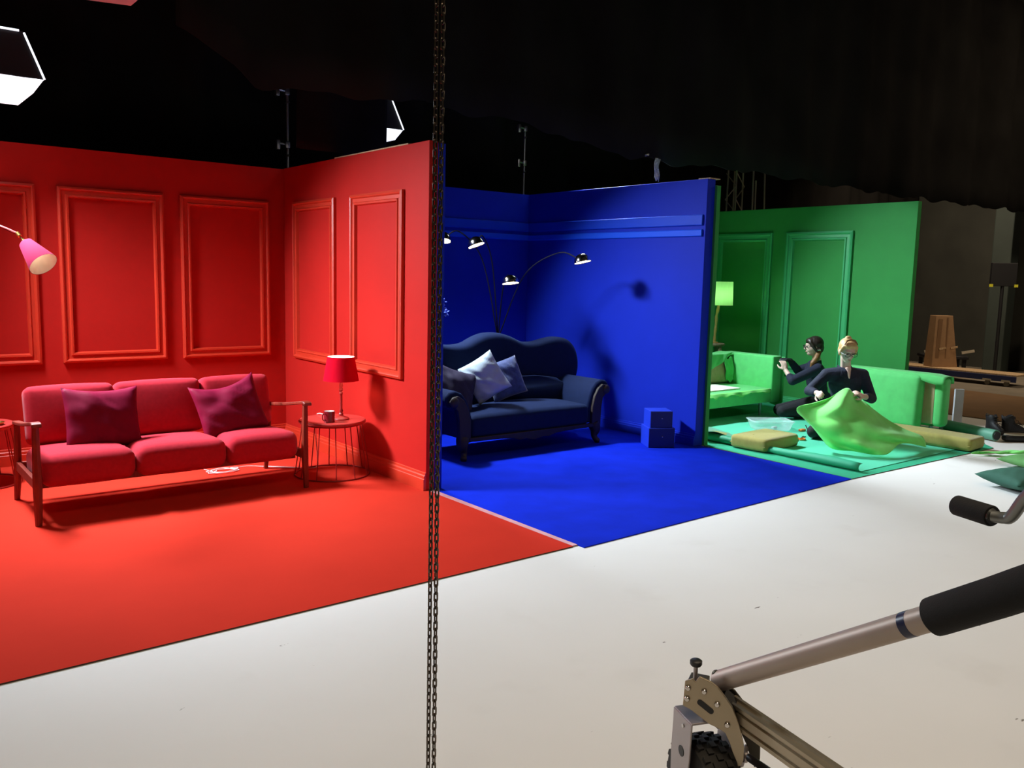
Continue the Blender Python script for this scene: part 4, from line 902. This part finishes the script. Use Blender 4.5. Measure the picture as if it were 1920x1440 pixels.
for k, (x, lx, z) in enumerate(((11.43, -.02, 3.34), (11.50, -.05, 3.20), (11.72, -.14, 3.33))):
    o = MB().tube([(0, 0, 0), (lx, .05, z)], .013, 8).build('metal_pole', 'pole', None, True); o.location = (x - lx, 8.35, 0)
    tag(o, ['thin metal pole next to the lattice mast, leftmost of three', 'thin metal pole between two others beside the lattice mast', 'thin metal pole leaning furthest from the lattice mast'][k], 'pole', 'poles behind the green wall')

# ================================================================== CHAINS
def link_mesh():
    b = MB(); r, L = .0056, .0118; pts = []
    for i in range(8): a = PI * i / 7; pts.append(V(r * math.cos(a), 0, L - r * .4 + r * math.sin(a)))
    for i in range(8): a = PI + PI * i / 7; pts.append(V(r * math.cos(a), 0, -L + r * .4 + r * math.sin(a)))
    b.tube(pts + [pts[0], pts[1]], .0028, 6, cap=False); return b
def chain(label, x, y, ph):
    t = thing('hanging_chain', label, 'chain', (x, y, .04), 0, 'hoist chains hanging in the foreground'); pitch = .0237; lk = None; n0 = 98
    for i in range(n0):
        if lk is None: lk = link_mesh().build('chain_link', 'chain', t, True); o = lk
        else: o = lk.copy(); C.objects.link(o); o.parent = t
        o.location = (0, 0, pitch * (i + .5)); o.rotation_euler = (0, 0, R(-38.5) + ph + (PI / 4 if i % 2 else -PI / 4))
    b = MB()
    for i in list(range(n0, 242)):
        m = Matrix.Rotation(R(-38.5) + ph + (PI / 4 if i % 2 else -PI / 4), 3, 'Z'); src = link_mesh(); b.add([m @ q + V(0, 0, pitch * (i + .5)) for q in src.v], src.f)
    o = b.build('upper_links', 'chain', t, True); o['kind'] = 'stuff'
    return t
chain('left strand of the dark steel hoist chain hanging in front of the sets', 1.4214, 2.1647, .1)
chain('right strand of the dark steel hoist chain hanging in front of the sets', 1.4356, 2.1533, -.12)

# ================================================================== CAMERA DOLLY
DO = V(1.9009, 1.4427, 0)
t = thing('camera_dolly', 'aluminium camera dolly with foam push bar in the foreground', 'dolly', DO, R(-61.5))
pl = [(-.073, .503), (-.052, .515), (-.044, .506), (-.033, .525), (0, .516), (.02, .504), (.042, .48), (.063, .453), (.079, .419), (.091, .385), (.101, .345), (.102, .31), (.096, .287), (.087, .282), (.084, .295), (.07, .323), (.061, .348), (.047, .374), (.027, .383), (.001, .39), (-.053, .421), (-.076, .429)]
fnp = lambda x, z, y: V(x, y, z)
fp = MB().prism(pl, fnp, -.004, .004).build('side_plate', 'dolly_plate', t, bevel=.0015)
for x, z in ((-.063, .485), (-.064, .452), (-.017, .484), (.021, .454), (.052, .40)):
    MB().lathe([(.0085, 0), (.0085, .003), (.006, .006), (0, .0065)], (x, -.004, z), V(0, -1, 0), 16).build('bolt', 'chrome', fp, True)
sl = [(-.027 + .031 * u, .451 - .02 * u) for u in (0, 1)]
sp = MB(); a0, a1 = V(-.027, -.0052, .449), V(.004, -.0052, .430)
dd = (a1 - a0).normalized(); nn = V(-dd.z, 0, dd.x); pts = []
for i in range(9): an = PI / 2 + PI * i / 8; pts.append(a0 + (dd * math.cos(an) + nn * math.sin(an)) * .0085)
for i in range(9): an = -PI / 2 + PI * i / 8; pts.append(a1 + (dd * math.cos(an) + nn * math.sin(an)) * .0085)
sp.add(pts + [q + V(0, .003, 0) for q in pts], [tuple(range(18)), tuple(range(35, 17, -1))] + [(i, (i + 1) % 18, (i + 1) % 18 + 18, i + 18) for i in range(18)]); sp.build('slot', 'black_plastic', fp)
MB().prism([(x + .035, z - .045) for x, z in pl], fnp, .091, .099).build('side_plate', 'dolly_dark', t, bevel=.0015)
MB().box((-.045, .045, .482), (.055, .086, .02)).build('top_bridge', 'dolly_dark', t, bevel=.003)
MB().box((.028, .047, .42), (.05, .082, .08), Matrix.Rotation(R(35), 3, 'Y')).build('swivel_block', 'black_plastic', t, bevel=.004)
kb = MB(); kb.lathe([(.0065, .50), (.0065, .545)], (-.05, .029, 0), n=12); kb.build('knob_stem', 'fork', t, True)
MB().lathe([(.0, .540), (.014, .541), (.0175, .546), (.0175, .556), (.012, .560), (0, .560)], (-.05, .029, 0), n=24).build('locking_knob', 'black_plastic', t, True)
MB().ell((.004, .068, .508), (.014, .012, .014)).build('pivot_cap', 'dolly_dark', t, True)
T0, T1, T2 = V(.014, .071, .490), V(.522, -.281, .906), V(.735, -.431, 1.085)
tb = MB().tube([T0 - (T1 - T0).normalized() * .005, T1 + (T1 - T0).normalized() * .04], .030, 32).build('push_tube', 'dolly_tube', t, True)
MB().tube([T0 - (T1 - T0).normalized() * .012, T0 + (T1 - T0).normalized() * .02], .024, 20).build('tube_collar', 'dolly_plate', tb, True)
ct = T0.lerp(T1, .90); MB().tube([ct, ct + (T1 - T0).normalized() * .022], .0306, 32).build('tape_band', 'tape_label', tb, True)
gp = catmull([T1 - (T2 - T1) * .0, T1.lerp(T2, .5), T2, T2 + V(.25, -.16, .18)], 6); d0 = (gp[1] - gp[0]).normalized()
MB().tube([gp[0] - d0 * .002, gp[0] + d0 * .004] + gp[1:], [.036, .043] + [.0435] * (len(gp) - 1), 32).build('foam_grip', 'foam_grip', t, True)
# slotted chassis beam
E0, E1 = V(.045, .070, .416), V(.298, -.148, .413); ed = (E1 - E0).normalized(); E2 = E0 + ed * 1.1; en = ed.cross(V(0, 0, 1)).normalized()
sec = [(-.022, -.033), (.022, -.033), (.022, -.022), (.015, -.020), (.015, -.014), (.022, -.012), (.022, .012), (.015, .014), (.015, .020), (.022, .022), (.022, .033), (.012, .033), (.010, .026), (-.010, .026), (-.012, .033), (-.022, .033), (-.022, .022), (-.015, .020), (-.015, .014), (-.022, .012), (-.022, -.012), (-.015, -.014), (-.015, -.020), (-.022, -.022)]
bmb = MB(); n = len(sec); bmb.add([E0 + en * x + V(0, 0, z) for x, z in sec] + [E2 + en * x + V(0, 0, z) for x, z in sec], [(i, (i + 1) % n, (i + 1) % n + n, i + n) for i in range(n)] + [tuple(range(n)), tuple(range(2 * n - 1, n - 1, -1))]); bmb.build('chassis_beam', 'dolly_plate', t)
Rd0, Rd1 = V(.102, .040, .294), V(.217, -.080, .345)
MB().tube([V(.094, .0, .29), V(.094, .095, .29)], .010, 10).ell(V(.100, .035, .294), (.016, .016, .016)).build('rod_end', 'fork', t, True)
MB().tube([Rd0 + (Rd1 - Rd0) * .08, Rd0 + V(.85, -.78, .08)], .011, 12).build('tie_rod', 'black_plastic', t, True)
# swivelled caster wheel with fork (own heading)
fm = Matrix.Rotation(R(39), 4, 'Z'); ctr = V(-.017, .059, 0)
def FW(x, y, z): return (fm @ V(x, y, z)) + ctr
fk = MB()
wl = .076
leg_p = [(-.055, .39), (.055, .39), (.055, .35), (.060, .26), (.056, .18), (.030, .125), (-.010, .125), (-.040, .18), (-.052, .28)]
for sx in (-1, 1):
    fk.prism(leg_p, lambda y, z, x: FW(x, y, z), sx * wl - .003, sx * wl + .003)
fk.add([FW(-wl, -.055, .393), FW(wl, -.055, .393), FW(wl, .055, .393), FW(-wl, .055, .393), FW(-wl, -.055, .387), FW(wl, -.055, .387), FW(wl, .055, .387), FW(-wl, .055, .387)], [(0, 1, 2, 3), (7, 6, 5, 4), (0, 4, 5, 1), (1, 5, 6, 2), (2, 6, 7, 3), (3, 7, 4, 0)])
fko = fk.build('wheel_fork', 'fork', t, bevel=.002)
for z, r in ((.285, .016), (.215, .012)):
    MB().tube([FW(-wl - .0042, -.005, z), FW(-wl - .002, -.005, z)], r, 20).build('fork_hole', 'black_plastic', fko, True)
MB().tube([FW(-wl - .006, -.01, .365), FW(-wl - .002, -.01, .365)], .006, 10).build('rivet', 'chrome', fko, True)
WR = .156
prof = [(.08, -.052), (.12, -.056), (.144, -.054), (.153, -.040), (WR, -.02), (WR, .02), (.153, .040), (.144, .054), (.12, .056), (.08, .052)]
wx = (FW(1, 0, 0) - FW(0, 0, 0)).normalized()
WY = -.02
wh = MB().lathe(prof, FW(0, WY, WR), wx, 48).build('tyre', 'rubber', t, True)
tr = MB()
for i in range(44):
    a = 2 * PI * i / 44
    for j in range(5):
        if (i + j) % 2: continue
        xx = -.040 + .02 * j; rr_ = WR - (.003 if abs(xx) > .03 else 0)
        c = FW(xx, WY + rr_ * math.cos(a), WR + rr_ * math.sin(a)); m = Matrix.Rotation(R(39), 3, 'Z') @ Matrix.Rotation(a, 3, 'X'); tr.box(c, (.017, .012, .019), m)
o = tr.build('tread_blocks', 'rubber', wh); o['kind'] = 'stuff'
MB().lathe([(.0, -.06), (.03, -.06), (.04, -.05), (.083, -.045), (.083, .045), (.04, .05), (.03, .06), (0, .06)], FW(0, WY, WR), wx, 32).build('hub', 'dolly_plate', t, True)
MB().tube([FW(-wl - .012, WY, WR), FW(wl + .012, WY, WR)], .012, 12).build('axle', 'chrome', t, True)
MB().tube([V(-.01, .055, .385), V(-.01, .055, .46)], .026, 16).build('caster_swivel', 'black_plastic', t, True)
# cranked steering handle, its bar returns to the chassis outside the frame
g0, g1, g2, g3 = V(.551, -.266, 1.165), V(.612, -.350, 1.169), V(.640, -.366, 1.172), V(.664, -.410, 1.236)
MB().tube([g0, g0.lerp(g1, .04), g0.lerp(g1, .97), g1], [.018, .0225, .0225, .021], 28).build('foam_grip', 'foam_grip', t, True)
MB().tube([g1 - (g1 - g0) * .02, g1 + (g1 - g0) * .03], .0185, 24).build('grip_washer', 'chrome', t, True)
pth = catmull([g1, g1.lerp(g2, .7), g2 + V(.004, -.008, .008), g3, V(.70, -.47, 1.30), V(.82, -.62, 1.36), V(1.0, -.55, 1.25), V(1.02, -.40, .7), V(.85, -.58, .42)], 6)
MB().tube(pth, .0125, 16).build('steering_bar', 'steel_leg', t, True)
